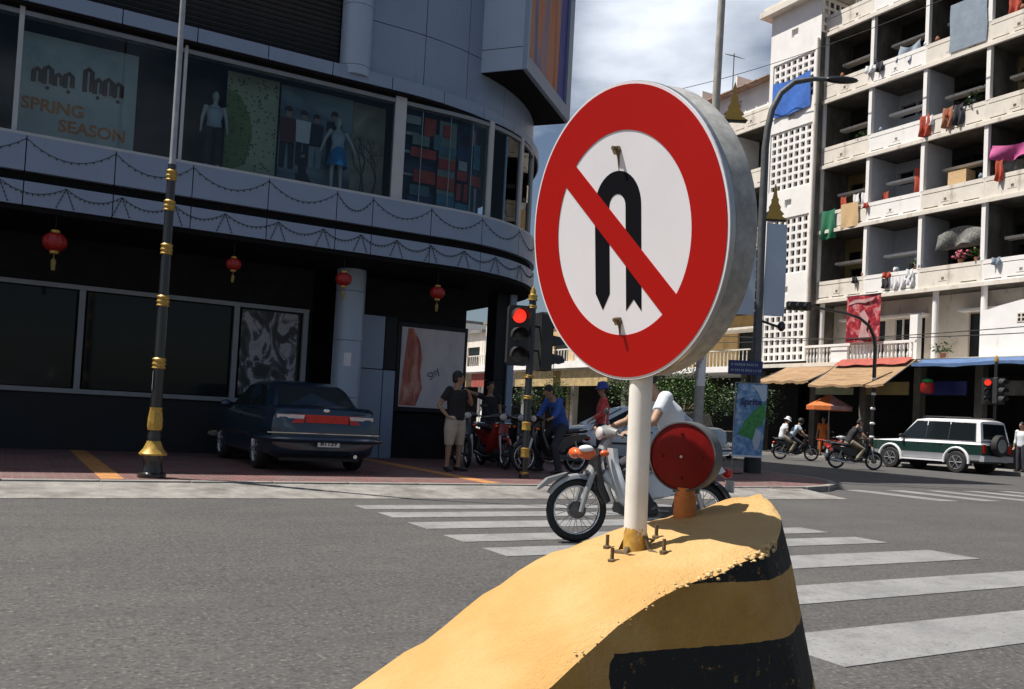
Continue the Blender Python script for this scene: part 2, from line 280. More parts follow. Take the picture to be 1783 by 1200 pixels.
# ------------------------------------------------------------------ mesh helpers
class MB:
    def __init__(s): s.v = []; s.f = []
    def add(s, vs, fs):
        n = len(s.v); s.v += [tuple(p) for p in vs]; s.f += [tuple(i + n for i in f) for f in fs]; return s
    def box(s, x0, x1, y0, y1, z0, z1):
        return s.add([(x0, y0, z0), (x1, y0, z0), (x1, y1, z0), (x0, y1, z0), (x0, y0, z1), (x1, y0, z1), (x1, y1, z1), (x0, y1, z1)],
                     [(0, 3, 2, 1), (4, 5, 6, 7), (0, 1, 5, 4), (1, 2, 6, 5), (2, 3, 7, 6), (3, 0, 4, 7)])
    def obox(s, c, size, rot=None):
        m = Matrix.Translation(c) @ (rot.to_4x4() if rot is not None else Matrix())
        a, b, d = size[0] / 2, size[1] / 2, size[2] / 2
        k = MB().box(-a, a, -b, b, -d, d); return s.add([m @ Vector(p) for p in k.v], k.f)
    def tube(s, pts, rad, n=10, side=None, cap=True, closed=False):
        """swept tube; rad: number or list; entries may be (depth, width) with side = width axis"""
        P = [Vector(p) for p in pts]; m = len(P)
        if not isinstance(rad, (list, tuple)) or (isinstance(rad, tuple)): rad = [rad] * m
        base = len(s.v); prev = None
        for i, p in enumerate(P):
            a = P[(i - 1) % m] if (closed or i > 0) else p; b = P[(i + 1) % m] if (closed or i < m - 1) else p
            t = (b - a).normalized()
            if side is not None: y = Vector(side); y = (y - t * y.dot(t)).normalized()
            else:
                if prev is None:
                    y = t.cross(Vector((0, 0, 1)) if abs(t.z) < .9 else Vector((1, 0, 0))).normalized()
                else: y = (prev - t * prev.dot(t)).normalized()
            prev = y; x = y.cross(t)
            r = rad[i]; rx, ry = r if isinstance(r, (list, tuple)) else (r, r)
            for k in range(n):
                q = 2 * PI * k / n; s.v.append(tuple(p + x * (rx * math.cos(q)) + y * (ry * math.sin(q))))
        for i in range(m if closed else m - 1):
            for k in range(n):
                a = base + i * n + k; b = base + i * n + (k + 1) % n; j = (i + 1) % m
                c = base + j * n + (k + 1) % n; d = base + j * n + k; s.f.append((a, b, c, d))
        if cap and not closed:
            s.f.append(tuple(base + k for k in reversed(range(n)))); s.f.append(tuple(base + (m - 1) * n + k for k in range(n)))
        return s
    def cyl(s, p0, p1, r0, r1=None, n=16): return s.tube([p0, p1], [r0, r0 if r1 is None else r1], n)
    def lathe(s, prof, c=(0, 0, 0), n=20, axis='z', cap=True):
        base = len(s.v); c = Vector(c)
        for r, h in prof:
            for k in range(n):
                a = 2 * PI * k / n; x, y = r * math.cos(a), r * math.sin(a)
                p = {'z': (x, y, h), 'x': (h, x, y), 'y': (y, h, x)}[axis]; s.v.append(tuple(c + Vector(p)))
        for i in range(len(prof) - 1):
            for k in range(n):
                a = base + i * n + k; b = base + i * n + (k + 1) % n; s.f.append((a, b, b + n, a + n))
        if cap:
            if prof[0][0] > 1e-5: s.f.append(tuple(base + k for k in reversed(range(n))))
            e = base + (len(prof) - 1) * n
            if prof[-1][0] > 1e-5: s.f.append(tuple(e + k for k in range(n)))
        return s
    def ell(s, c, r, n=14, m=9, rot=None):
        c = Vector(c); vs = []; fs = []
        for i in range(m + 1):
            t = PI * i / m
            for k in range(n):
                a = 2 * PI * k / n; p = Vector((r[0] * math.sin(t) * math.cos(a), r[1] * math.sin(t) * math.sin(a), r[2] * math.cos(t)))
                if rot is not None: p = rot @ p
                vs.append(c + p)
        for i in range(m):
            for k in range(n):
                a = i * n + k; b = i * n + (k + 1) % n; fs.append((a, a + n, b + n, b))
        return s.add(vs, fs)
    def poly(s, pts, P, c0, c1):
        """extrude 2D polygon between depths c0 and c1 in frame P(a,b,c)"""
        n = len(pts); vs = [P(a, b, c0) for a, b in pts] + [P(a, b, c1) for a, b in pts]
        return s.add(vs, [tuple(range(n)), tuple(reversed(range(n, 2 * n)))] + [(i, i + n, (i + 1) % n + n, (i + 1) % n) for i in range(n)])
    def prism(s, pts, z0, z1): return s.poly(pts, lambda a, b, c: (a, b, c), z1, z0)
    def sheet(s, fn, nu, nv):
        vs = [fn(i / nu, j / nv) for j in range(nv + 1) for i in range(nu + 1)]
        return s.add(vs, [(j * (nu + 1) + i, j * (nu + 1) + i + 1, (j + 1) * (nu + 1) + i + 1, (j + 1) * (nu + 1) + i) for j in range(nv) for i in range(nu)])
    def relief(s, P, W, H, rects, depth, T=None):
        """slab face W x H in frame P(a,b,c) (c into the slab) with recessed (depth) or pierced (depth=None, thickness T) cells"""
        xs = sorted({0, W} | {q for r in rects for q in r[:2]}); ys = sorted({0, H} | {q for r in rects for q in r[2:4]})
        def inside(x, y): return any(r[0] < x < r[1] and r[2] < y < r[3] for r in rects)
        nx, ny = len(xs) - 1, len(ys) - 1
        cell = [[inside((xs[i] + xs[i + 1]) / 2, (ys[j] + ys[j + 1]) / 2) for j in range(ny)] for i in range(nx)]
        dd = T if depth is None else depth
        def q(a, b, c, d): s.add([P(*a), P(*b), P(*c), P(*d)], [(0, 1, 2, 3)])
        for i in range(nx):
            for j in range(ny):
                x0, x1, y0, y1 = xs[i], xs[i + 1], ys[j], ys[j + 1]
                if not cell[i][j]:
                    q((x0, y0, 0), (x1, y0, 0), (x1, y1, 0), (x0, y1, 0))
                    if T: q((x0, y0, T), (x0, y1, T), (x1, y1, T), (x1, y0, T))
                else:
                    if depth is not None: q((x0, y0, dd), (x1, y0, dd), (x1, y1, dd), (x0, y1, dd))
                    if i == 0 or not cell[i - 1][j]: q((x0, y0, 0), (x0, y0, dd), (x0, y1, dd), (x0, y1, 0))
                    if i == nx - 1 or not cell[i + 1][j]: q((x1, y0, dd), (x1, y0, 0), (x1, y1, 0), (x1, y1, dd))
                    if j == 0 or not cell[i][j - 1]: q((x0, y0, dd), (x0, y0, 0), (x1, y0, 0), (x1, y0, dd))
                    if j == ny - 1 or not cell[i][j + 1]: q((x0, y1, 0), (x0, y1, dd), (x1, y1, dd), (x1, y1, 0))
        e = T if T else dd
        if e:
            q((0, 0, 0), (0, H, 0), (0, H, e), (0, 0, e)); q((W, 0, 0), (W, 0, e), (W, H, e), (W, H, 0))
            q((0, H, 0), (W, H, 0), (W, H, e), (0, H, e)); q((0, 0, 0), (0, 0, e), (W, 0, e), (W, 0, 0))
        return s
    def mesh(s, name):
        me = bpy.data.meshes.new(name); me.from_pydata(s.v, [], s.f); me.update(); return me
def frame(o, ax, ay):
    o = Vector(o); ax = Vector(ax).normalized(); ay = Vector(ay).normalized(); n = ax.cross(ay)
    return lambda a, b, c: tuple(o + ax * a + ay * b - n * c)      # c goes behind the face
def link(o, parent=None, world=False):
    COL.objects.link(o)
    if parent is not None:
        o.parent = parent
        if world: o.matrix_parent_inverse = parent.matrix_basis.inverted()
    return o
def obj(name, mb, mat, parent=None, smooth=False, world=False, fix=True):
    me = mb.mesh(name) if isinstance(mb, MB) else mb
    if fix and isinstance(mb, MB):
        import bmesh
        bm = bmesh.new(); bm.from_mesh(me); bmesh.ops.recalc_face_normals(bm, faces=bm.faces); bm.to_mesh(me); bm.free()
    if not me.materials: me.materials.append(mats[mat] if isinstance(mat, str) else mat)
    if smooth:
        me.polygons.foreach_set('use_smooth', [True] * len(me.polygons))
        if smooth != 'all': me.set_sharp_from_angle(angle=R(38 if smooth is True else smooth))
    return link(bpy.data.objects.new(name, me), parent, world)
def inst(src, name, parent=None, loc=(0, 0, 0), rot=(0, 0, 0), scale=None, world=False):
    o = bpy.data.objects.new(name, src.data); link(o, parent, world); o.location = loc; o.rotation_euler = rot
    if scale: o.scale = scale
    return o
def tag(o, label, cat, group=None):
    o['label'] = label; o['category'] = cat
    if group: o['group'] = group
    return o
def thing(name, label, cat, loc=(0, 0, 0), rz=0., group=None):
    o = bpy.data.objects.new(name, None); COL.objects.link(o); o.empty_display_size = .2
    o.matrix_basis = Matrix.Translation(loc) @ Matrix.Rotation(rz, 4, 'Z')
    return tag(o, label, cat, group)
def struct(name, mb, mat, smooth=False):
    o = obj(name, mb, mat, None, smooth); o['kind'] = 'structure'; return o
def text_mb(s, size, depth=.002, align='LEFT', bold=0.):
    c = bpy.data.curves.new('t', 'FONT'); c.body = s; c.size = size; c.align_x = align; c.extrude = 0; c.offset = bold; c.resolution_u = 3
    o = bpy.data.objects.new('t', c); COL.objects.link(o); dg = bpy.context.evaluated_depsgraph_get(); dg.update()
    me = bpy.data.meshes.new_from_object(o.evaluated_get(dg)); bpy.data.objects.remove(o)
    vs = [v.co.copy() for v in me.vertices]; fs = [tuple(p.vertices) for p in me.polygons]; bpy.data.meshes.remove(me)
    return vs, fs
def put_text(mb, s, size, P, a0, b0, c=-.004, bold=0., slant=0., sx=1.):
    vs, fs = text_mb(s, size, bold=bold)
    return mb.add([P(a0 + v.x * sx + slant * v.y, b0 + v.y, c) for v in vs], fs)
def bake(o, mods):
    for kind, kw in mods:
        m = o.modifiers.new(kind, kind)
        for k, v in kw.items(): setattr(m, k, v)
    dg = bpy.context.evaluated_depsgraph_get(); dg.update()
    me = bpy.data.meshes.new_from_object(o.evaluated_get(dg)); old = o.data; o.modifiers.clear(); o.data = me; me.name = o.name
    bpy.data.meshes.remove(old); me.polygons.foreach_set('use_smooth', [True] * len(me.polygons)); return o

# ================================================================== the setting
road = struct('road', MB().sheet(lambda a, b: (-250 + 500 * a, -250 + 500 * b, 0), 10, 10), 'asphalt')
def stripe(x0, x1, y0, y1, skew=0.):
    o = obj('crosswalk_stripe', MB().box(x0, x1, y0, y1, .001, .005), 'paint', road); return o
for y0, y1 in ((9.15, 9.55), (8.42, 8.86), (7.57, 8.05), (6.75, 7.17), (6.0, 6.42), (5.0, 5.53), (3.95, 4.44), (2.82, 3.38), (1.70, 2.25)):
    stripe(3.46 + random.uniform(-.03, .03), 7.9 + random.uniform(-.04, .04), y0, y1)
for k in range(7): stripe(14.4 + k * 1.25, 14.9 + k * 1.25, 9.9, 12.0)
# gutter apron of pale concrete along the kerb
struct('gutter', MB().poly([(10.25, -.1), (11.248, -.1), (11.248, .088), (10.25, .006)], lambda a, b, c: (c, a, b), -40, 12.4), 'conc')
# corner pavement
edge = [(-40, 11.4), (11.6, 11.4)] + [(11.6 + 4.4 * math.sin(a), 15.8 - 4.4 * math.cos(a)) for a in [R(9 * i) for i in range(1, 10)]] + [(16, 15.8), (16, 90), (-40, 90)]
walk = struct('pavement', MB().prism(edge, -.2, .1), 'pavers')
walk_r = struct('pavement_far_side', MB().box(30.2, 60, -20, 140, -.2, .12), 'conc')
# kerb stones (one mesh, shared)
ks = None
path = []
u = -9.0
while u < 11.4: path.append(((u + .5, 11.325), 0.)); u += 1.0
for i in range(7):
    a = R(6.4 + 12.86 * i); path.append(((11.6 + 4.475 * math.sin(a), 15.8 - 4.475 * math.cos(a)), a))
for k in range(18): path.append(((16.075, 16.3 + k), PI / 2))
for (x, y), a in path:
    if ks is None:
        ks = obj('kerb_stone', MB().box(-.494, .494, -.075, .073, -.05, .106), 'conc', walk); ks.location = (x, y, 0)
    else: inst(ks, 'kerb_stone', walk, (x, y, 0), (0, 0, a))
for k in range(24): inst(ks, 'kerb_stone', walk_r, (30.12, 14.5 + k, .016), (0, 0, PI / 2))
# orange tile bands set into the brick paving
for x0, x1 in ((1.02, 1.28), (6.15, 6.42)):
    y = 11.5
    while y < 17.2:
        obj('orange_tile', MB().box(x0, x1, y, y + .38, .08, .105), 'orange_tile', walk); y += .40

# ================================================================== median nose block
prof = [(-6.0, .16), (-1.2, .16), (-.5, .17), (0., .20), (.35, .28), (.55, .355), (.707, .436), (.80, .487), (.925, .55), (.987, .598), (1.05, .64), (1.12, .680), (1.184, .715), (1.25, .738), (1.34, .760), (1.455, .796), (1.58, .815), (1.70, .842), (1.82, .872), (1.94, .895), (2.05, .90)]
def zt(x):
    for (a, za), (b, zb) in zip(prof, prof[1:]):
        if a <= x <= b:
            t = (x - a) / (b - a); return za + (zb - za) * t
    return prof[-1][1] if x > 0 else prof[0][1]
def bez(p0, c, p1, t): return tuple((1 - t) ** 2 * p0[i] + 2 * t * (1 - t) * c[i] + t * t * p1[i] for i in (0, 1))
TIP = (1.87, 1.84)
XS = [-6, -4, -2, -1.2, -.8, -.5, -.25] + [i * .05 for i in range(0, 29)] + [1.43, 1.47]
front = [(x, 1.46) for x in XS] + [bez((1.50, 1.46), (1.80, 1.64), TIP, i / 14) for i in range(14)]
back = [(x, 1.95) for x in XS] + [bez((1.50, 1.95), (1.845, 1.962), TIP, i / 14) for i in range(14)]
def yf(x):
    for (a, ya), (b, yb_) in zip(front, front[1:]):
        if a <= x <= b: return ya + (yb_ - ya) * (x - a) / (b - a)
    return front[-1][1]
NY = 12
mb = MB()
rng = random.Random(3)
def jit(x, y, s=.006): return (math.sin(x * 31 + y * 17) + math.sin(x * 13 - y * 41 + 2) + math.sin(x * 57 + y * 73)) * s / 3
# top skin
for f, b in zip(front, back):
    for k in range(NY + 1):
        t = k / NY; x = f[0] + (b[0] - f[0]) * t; y = f[1] + (b[1] - f[1]) * t
        e = -.010 if k in (0, NY) else 0.
        mb.v.append((x, y, zt(x) + e + jit(x * 1.1, y * 2.6, .006) + .010 * math.sin(PI * t)))
m_ = NY + 1
for i in range(len(front) - 1):
    for k in range(NY): mb.f.append((i * m_ + k, (i + 1) * m_ + k, (i + 1) * m_ + k + 1, i * m_ + k + 1))
# side skin round the outline: front edge, tip, back edge
loop = [i * m_ for i in range(len(front))] + [len(front) * m_] + [i * m_ + NY for i in reversed(range(len(back)))]
mb.v.append((TIP[0], TIP[1], zt(TIP[0]) - .01))
n0 = len(front); tipi = n0 * m_
for k in range(NY): mb.f.append(((n0 - 1) * m_ + k, tipi, (n0 - 1) * m_ + k + 1))
LV = 8; idx = []
for j, vi in enumerate(loop):
    p = Vector(mb.v[vi]); a = Vector(mb.v[loop[max(0, j - 1)]]); b = Vector(mb.v[loop[min(len(loop) - 1, j + 1)]])
    tg = (b - a); tg.z = 0; tg.normalize(); nrm = Vector((tg.y, -tg.x, 0))
    q_ = min(1., max(0., (p.x - 1.15) / .35)); rate = .13 + .10 * q_ * q_ * (3 - 2 * q_)
    if j < n0 and p.x < 1.505: nrm = (nrm + Vector((1, 0, 0)) * 1.3 * q_ * q_).normalized()
    col = [vi]
    for k in range(1, LV + 1):
        t = k / LV; h = (p.z + .02) * t; w = p + nrm * (rate * h + .004) - Vector((0, 0, h)); mb.v.append((w.x, w.y + jit(w.x, w.z * 3, .003), w.z)); col.append(len(mb.v) - 1)
    idx.append(col)
for c0, c1 in zip(idx, idx[1:]):
    for k in range(LV): mb.f.append((c0[k], c0[k + 1], c1[k + 1], c1[k]))
med = thing('median_block', 'yellow and black striped concrete median end block rising to a rounded nose', 'median', (0, 1.7, 0))
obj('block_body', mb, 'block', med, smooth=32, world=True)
# crumbled paint and mortar lumps along the chipped near edge
lm = MB()
for i in range(110):
    x = rng.uniform(1.0, 1.6); y = yf(x); z = zt(x); r = rng.uniform(.002, .0055) * (1.3 if x > 1.25 else .6)
    lm.ell((x + rng.uniform(-.01, .01), y + rng.uniform(-.006, .016), z - rng.uniform(.0, .02)), (r * rng.uniform(.8, 1.6), r, r * rng.uniform(.5, 1)), 6, 4, Matrix.Rotation(rng.uniform(0, 3), 3, 'Z'))
lo = obj('chipped_edge', lm, M('flaking_yellow_paint', (.52, .37, .17), .8, var=.4, scale=60), med, world=True); lo['kind'] = 'stuff'

# ================================================================== no U-turn sign
SC = Vector((1.249, 1.727, 1.523)); SN = Vector((-.98676, -.07123, -.14573)).normalized()
SRt = Vector((.0720, -.9974, 0)).normalized(); SUp = SN.cross(SRt).normalized()
rot5 = R(-5); A5 = SRt * math.cos(rot5) + SUp * math.sin(rot5); B5 = -SRt * math.sin(rot5) + SUp * math.cos(rot5)
def SP(a, b, c): return tuple(SC + A5 * a + B5 * b - SN * c)        # c behind the face
sign = thing('no_u_turn_sign', 'big round red and white no U-turn sign on a white pole', 'road sign', (1.337, 1.722, .757))
def disc(r0, r1, c0, c1, n=96):
    m = MB(); vs = []; 
    for r, c in ((r0, c0), (r1, c0), (r1, c1), (r0, c1)):
        vs += [SP(r * math.cos(2 * PI * k / n), r * math.sin(2 * PI * k / n), c) for k in range(n)]
    fs = []
    for j in range(4):
        for k in range(n):
            fs.append((j * n + k, j * n + (k + 1) % n, ((j + 1) % 4) * n + (k + 1) % n, ((j + 1) % 4) * n + k))
    return m.add(vs, fs)
def fulldisc(r, c0, c1, n=96):
    return MB().poly([(r * math.cos(2 * PI * k / n), r * math.sin(2 * PI * k / n)) for k in range(n)], SP, c0, c1)
face = obj('sign_face', fulldisc(.35, 0, .006), 'white', sign, world=True)
obj('red_ring', disc(.2415, .3435, -.0015, .001), 'red', face, world=True)
arrow = [(-.089, -.142), (-.062, -.182), (-.035, -.142)]
arc = [(-.005 + .030 * math.cos(a), .065 + .030 * math.sin(a)) for a in [PI - PI * i / 14 for i in range(15)]]
arco = [(-.005 + .084 * math.cos(a), .065 + .084 * math.sin(a)) for a in [PI * i / 20 for i in range(21)]]
arrow += arc + [(.025, -.182), (.052, -.155), (.079, -.182)] + arco
obj('u_turn_arrow', MB().poly(arrow, SP, -.0008, .001), 'black', face, world=True)
d = Vector((.36, -.324)).normalized(); w = Vector((-d.y, d.x)) * .0315; c0 = Vector((-.005, -.006))
obj('red_slash', MB().poly([tuple(c0 + d * -.247 - w), tuple(c0 + d * .247 - w), tuple(c0 + d * .247 + w), tuple(c0 + d * -.247 + w)], SP, -.00145, .001), 'red', face, world=True)
dm = MB(); n = 96; prf = [(.343, .006), (.347, .012), (.347, .088), (.335, .094)]
vs = [SP(r * math.cos(2 * PI * k / n), r * math.sin(2 * PI * k / n), c) for r, c in prf for k in range(n)]
fs = [(j * n + k, j * n + (k + 1) % n, (j + 1) * n + (k + 1) % n, (j + 1) * n + k) for j in range(3) for k in range(n)] + [tuple(3 * n + k for k in range(n))]
obj('sign_drum', dm.add(vs, fs), 'drum', sign, smooth=True, world=True)
obj('drum_rim', disc(.3475, .351, .004, .016), 'steel', sign, world=True)
for b in (.196, -.208):
    bl = MB(); bl.poly([(.011 * math.cos(PI * k / 3), b + .011 * math.sin(PI * k / 3)) for k in range(6)], SP, -.010, .001)
    bl.poly([(.004 + .005 * math.cos(PI * k / 5), b + .004 + .005 * math.sin(PI * k / 5)) for k in range(10)], SP, -.022, -.008)
    obj('bolt', bl, 'rust', sign, world=True)
    obj('rust_streak', MB().poly([(-.004, b - .008), (-.001, b - .036), (.002, b - .05), (.004, b - .03), (.005, b - .008)], SP, -.0008, .001), 'rust', face, world=True)
lean = Vector((-.011, .0, 1.0))
pb = Vector((1.337, 1.722, .752)); 
po = obj('pole', MB().tube([(0, 0, 0), lean * .2, lean * .62], .0278, 28), 'polew', sign, smooth=True); po.location = (0, 0, -.008)
obj('base_plate', MB().prism([(pb.x + .052 * math.cos(a), pb.y + .052 * math.sin(a)) for a in [R(45 + 90 * k + q) for k in range(4) for q in (-6, 6)]], .742, .764), 'rust', sign, world=True)
for k in range(4):
    a = R(15 + 90 * k); x, y = pb.x + .085 * math.cos(a), pb.y + .085 * math.sin(a); z = zt(x) - .012
    m = MB().cyl((x, y, z), (x, y, z + .052), .0045, n=8); m.lathe([(.011, z + .012), (.011, z + .024), (.006, z + .026)], (x, y, 0), 6)
    m.lathe([(.016, z + .006), (.016, z + .012)], (x, y, 0), 12)
    obj('anchor_bolt', m, 'rust', sign, smooth=True, world=True)
    g = MB().tube([(pb.x + .03 * math.cos(a), pb.y + .03 * math.sin(a), z + .05), (pb.x + .045 * math.cos(a), pb.y + .045 * math.sin(a), z + .02), (x, y, z + .014)], [(.003, .007)] * 3, 8)
    obj('gusset', g, 'rust', sign, world=True)

# ================================================================== red reflector on orange post
RC = Vector((1.60, 1.872, .99)); RNn = Vector((-.86, -.51, -.02)).normalized()
RRt = Vector((0, 0, 1)).cross(RNn).normalized(); RUp = RNn.cross(RRt)
def RP(a, b, c): return tuple(RC + RRt * a + RUp * b - RNn * c)
refl = thing('round_reflector', 'round dark red reflector lamp on a short orange post', 'reflector', (1.62, 1.87, .82))
circ = lambda r, n=48: [(r * math.cos(2 * PI * k / n), r * math.sin(2 * PI * k / n)) for k in range(n)]
hs = MB(); n = 48; pr = [(.0905, -.004), (.0945, -.004), (.0955, .004), (.0955, .055), (.088, .062)]
vs = [RP(r * math.cos(2 * PI * k / n), r * math.sin(2 * PI * k / n), c) for r, c in pr for k in range(n)]
fs = [(j * n + k, j * n + (k + 1) % n, (j + 1) * n + (k + 1) % n, (j + 1) * n + k) for j in range(4) for k in range(n)] + [tuple(4 * n + k for k in range(n))]
obj('housing', hs.add(vs, fs), 'greyp', refl, smooth=True, world=True)
ln = MB(); prl = [(.0, -.007), (.03, -.0065), (.06, -.004), (.0915, .001)]
vs = [RP(max(r, .0005) * math.cos(2 * PI * k / n), max(r, .0005) * math.sin(2 * PI * k / n), c) for r, c in prl for k in range(n)]
fs = [(j * n + k, j * n + (k + 1) % n, (j + 1) * n + (k + 1) % n, (j + 1) * n + k) for j in range(3) for k in range(n)] + [tuple(k for k in range(n))]
lens = obj('lens', ln.add(vs, fs), 'redlens', refl, smooth=True, world=True)
for a, b in ((0, 0), (.056, 0), (-.056, 0), (0, .06), (0, -.06)):
    obj('screw', MB().poly([(a + .004 * math.cos(PI * k / 4), b + .004 * math.sin(PI * k / 4)) for k in range(8)], RP, -.010, .0), 'steel' if a == b == 0 else 'redlens', lens, world=True)
obj('post', MB().lathe([(.030, .0), (.030, .075), (.026, .08), (.026, .10)], (1.622, 1.878, .806), 20), 'orangep', refl, smooth=True, world=True)
obj('bracket', MB().obox((1.632, 1.888, .905), (.05, .05, .03)), 'greyp', refl, world=True)

# ================================================================== left corner store
store = thing('corner_store', 'grey panelled corner department store with rounded end and shop windows', 'building', (0, 18, 0))
def mkpath(ux, Rr, v0=15.4):
    """straight along +X at v0 up to ux, quarter arc of radius Rr, then along +Y"""
    def f(s, out=0.):
        if s <= ux: return Vector((s, v0 - out, 0)), Vector((0, -1, 0))
        a = (s - ux) / Rr
        if a < PI / 2:
            nrm = Vector((math.sin(a), -math.cos(a), 0)); return Vector((ux, v0 + Rr, 0)) + nrm * (Rr + out), nrm
        e = s - ux - Rr * PI / 2; return Vector((ux + Rr + out, v0 + Rr + e, 0)), Vector((1, 0, 0))
    return f
FP = mkpath(7.2, 3.3); BP = mkpath(6.0, 5.35)
def curved(mb, f, s0, s1, z0, z1, o0, o1, step=.35):
    n = max(1, int(math.ceil((s1 - s0) / step))) if s1 > 6 else 1
    vs = []; fs = []
    for i in range(n + 1):
        s = s0 + (s1 - s0) * i / n; a, _ = f(s, o0); b, _ = f(s, o1)
        vs += [(a.x, a.y, z0), (b.x, b.y, z0), (b.x, b.y, z1), (a.x, a.y, z1)]
    for i in range(n):
        k = i * 4
        for j in range(4): fs.append((k + j, k + (j + 1) % 4, k + 4 + (j + 1) % 4, k + 4 + j))
    fs += [(3, 2, 1, 0), (n * 4, n * 4 + 1, n * 4 + 2, n * 4 + 3)]
    return mb.add(vs, fs)
def cpart(name, f, s0, s1, z0, z1, o0, o1, mat, parent=store, **k): return obj(name, curved(MB(), f, s0, s1, z0, z1, o0, o1, **k), mat, parent, world=True)
# main mass: hidden inner walls, and unseen upper blocks added to shape the shadows
obj('core_and_shadow_mass', MB().box(-14, 5.2, 17.62, 34, 3.9, 14).box(5.2, 10.0, 17.9, 34, 7.4, 12).box(5.2, 11.2, 20.6, 40, 12, 26).box(-14, 5.2, 15.6, 17.62, 10.5, 12.6), 'darkp', store, world=True)
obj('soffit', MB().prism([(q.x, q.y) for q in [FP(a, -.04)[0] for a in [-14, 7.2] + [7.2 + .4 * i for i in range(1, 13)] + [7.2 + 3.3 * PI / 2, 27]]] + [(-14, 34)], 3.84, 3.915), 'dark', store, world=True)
cpart('display_floor', FP, -14, 26, 4.60, 4.80, -2.1, -.10, 'darkp')
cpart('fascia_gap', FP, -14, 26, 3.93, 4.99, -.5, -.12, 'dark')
seams = [-13.8, -11.4, -8.9, -6.4, -3.9, -1.3, .02, 1.27, 2.45, 3.70, 4.92, 5.60, 6.77, 7.90, 9.1, 10.3, 11.5, 13.5, 16, 19, 22]
for a, b in zip(seams, seams[1:]):
    cpart('fascia_panel', FP, a + .008, b - .008, 4.44, 4.98, -.10, .0, 'panel')
    cpart('fascia_panel', FP, a + .008, b - .008, 3.92, 4.28, -.10, .0, 'panel')
# band above the display windows
bs = [-13.8, -11, -8, -5, -2.5, -.1, 1.23, 2.38, 3.55, 4.70, 5.84, 6.94, 8.0, 9.1, 10.2, 11.3, 12.5, 14, 15.5, 18, 21]
for a, b in zip(bs, bs[1:]): cpart('band_panel', BP, a + .008, b - .008, 7.03, 7.26, -.7, .0, 'panel')
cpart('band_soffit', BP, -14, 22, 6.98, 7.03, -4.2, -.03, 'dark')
# upper wall panels on the rounded part
up = [5.45, 6.55, 7.62, 8.9, 10.2, 11.5, 12.9, 15, 18]
for a, b in zip(up, up[1:]):
    for z0, z1 in ((7.26, 8.28), (8.28, 9.5), (9.5, 10.9), (10.9, 12.3)):
        cpart('wall_panel', BP, a + .008, b - .008, z0 + .008, z1 - .008, -.35, -.16, 'panel')
cpart('wall_backing', BP, 5.4, 18.2, 7.2, 12.4, -.6, -.20, 'dark')
# round half pilaster
pl = MB()
for z0, z1 in ((7.14, 7.30), (7.31, 8.42), (8.43, 9.7), (9.71, 11)):
    obj('pilaster_drum', MB().lathe([(.285, z0), (.285, z1)], (5.17, 15.60, 0), 28), 'panell', store, smooth=True, world=True)
# louvred plant screen: slats with a dark back
obj('louvre_back', MB().box(-14, 4.9, 16.0, 16.1, 7.26, 10.6), 'dark', store, world=True)
sl_ = None
for k in range(34):
    z = 7.36 + k * .095
    if sl_ is None:
        sl_ = obj('louvre_slat', MB().obox((0, 0, 0), (9.4, .10, .014), Matrix.Rotation(R(-38), 3, 'X')), 'louvre', store, world=True); sl_.location = (.2, 15.80, z)
    else: inst(sl_, 'louvre_slat', store, (.2, 15.80, z), world=True)
for x in (-4.5, -2.2, .1, 2.4, 4.7): obj('louvre_post', MB().box(x - .03, x + .03, 15.86, 15.92, 7.26, 10.6), 'louvre', store, world=True)
# diagonal billboard box on the corner
A, B, C_ = Vector((7.81, 16.04, 0)), Vector((8.48, 15.24, 0)), Vector((10.93, 17.43, 0)); D_ = A + C_ - B
def hexa(p, z0, z1): return MB().prism([(q.x, q.y) for q in p], z0, z1)
bx_ = hexa((A, B, C_, D_), 8.0, 12.6); obj('billboard_box', bx_, 'panell', store, world=True)
axL = (C_ - B).normalized(); nB = Vector((axL.y, -axL.x, 0)); LB = (C_ - B).length
PB = frame(B + Vector((0, 0, 8.0)), axL, (0, 0, 1))
obj('billboard_shade_plate', MB().prism([(q.x * .985 + .14, q.y * .985 + .25) for q in (A, B, C_, D_)], 7.985, 7.999), 'dark', store, world=True)  # dark plate added so the underside of the box looks shaded
fr = MB()
for r in ((0, LB, 0, .30), (0, .14, .30, 4.6), (LB - .35, LB, .30, 4.6)): fr.poly([(r[0], r[2]), (r[1], r[2]), (r[1], r[3]), (r[0], r[3])], PB, -.09, -.004)
obj('billboard_frame', fr, 'panel', store, world=True)
obj('billboard_poster', MB().poly([(.14, .30), (LB - .35, .30), (LB - .35, 4.6), (.14, 4.6)], PB, -.03, -.004), 'billboard', store, world=True)
obj('billboard_stripe', MB().poly([(LB - .95, .32), (LB - .37, .32), (LB - .37, 4.6), (LB - .75, 4.6)], PB, -.036, -.028), M('deep_blue_print', (.02, .03, .25), .5), store, world=True)
for z in (8.45, 9.6): obj('box_seam', MB().poly([(.004, z - 8), (.0, z - 8 + .012), (1.04, z - 8 + .012), (1.04, z - 8)], frame(A + Vector((0, 0, 8.0)), (B - A), (0, 0, 1)), -.002, .004), 'dark', store, world=True)
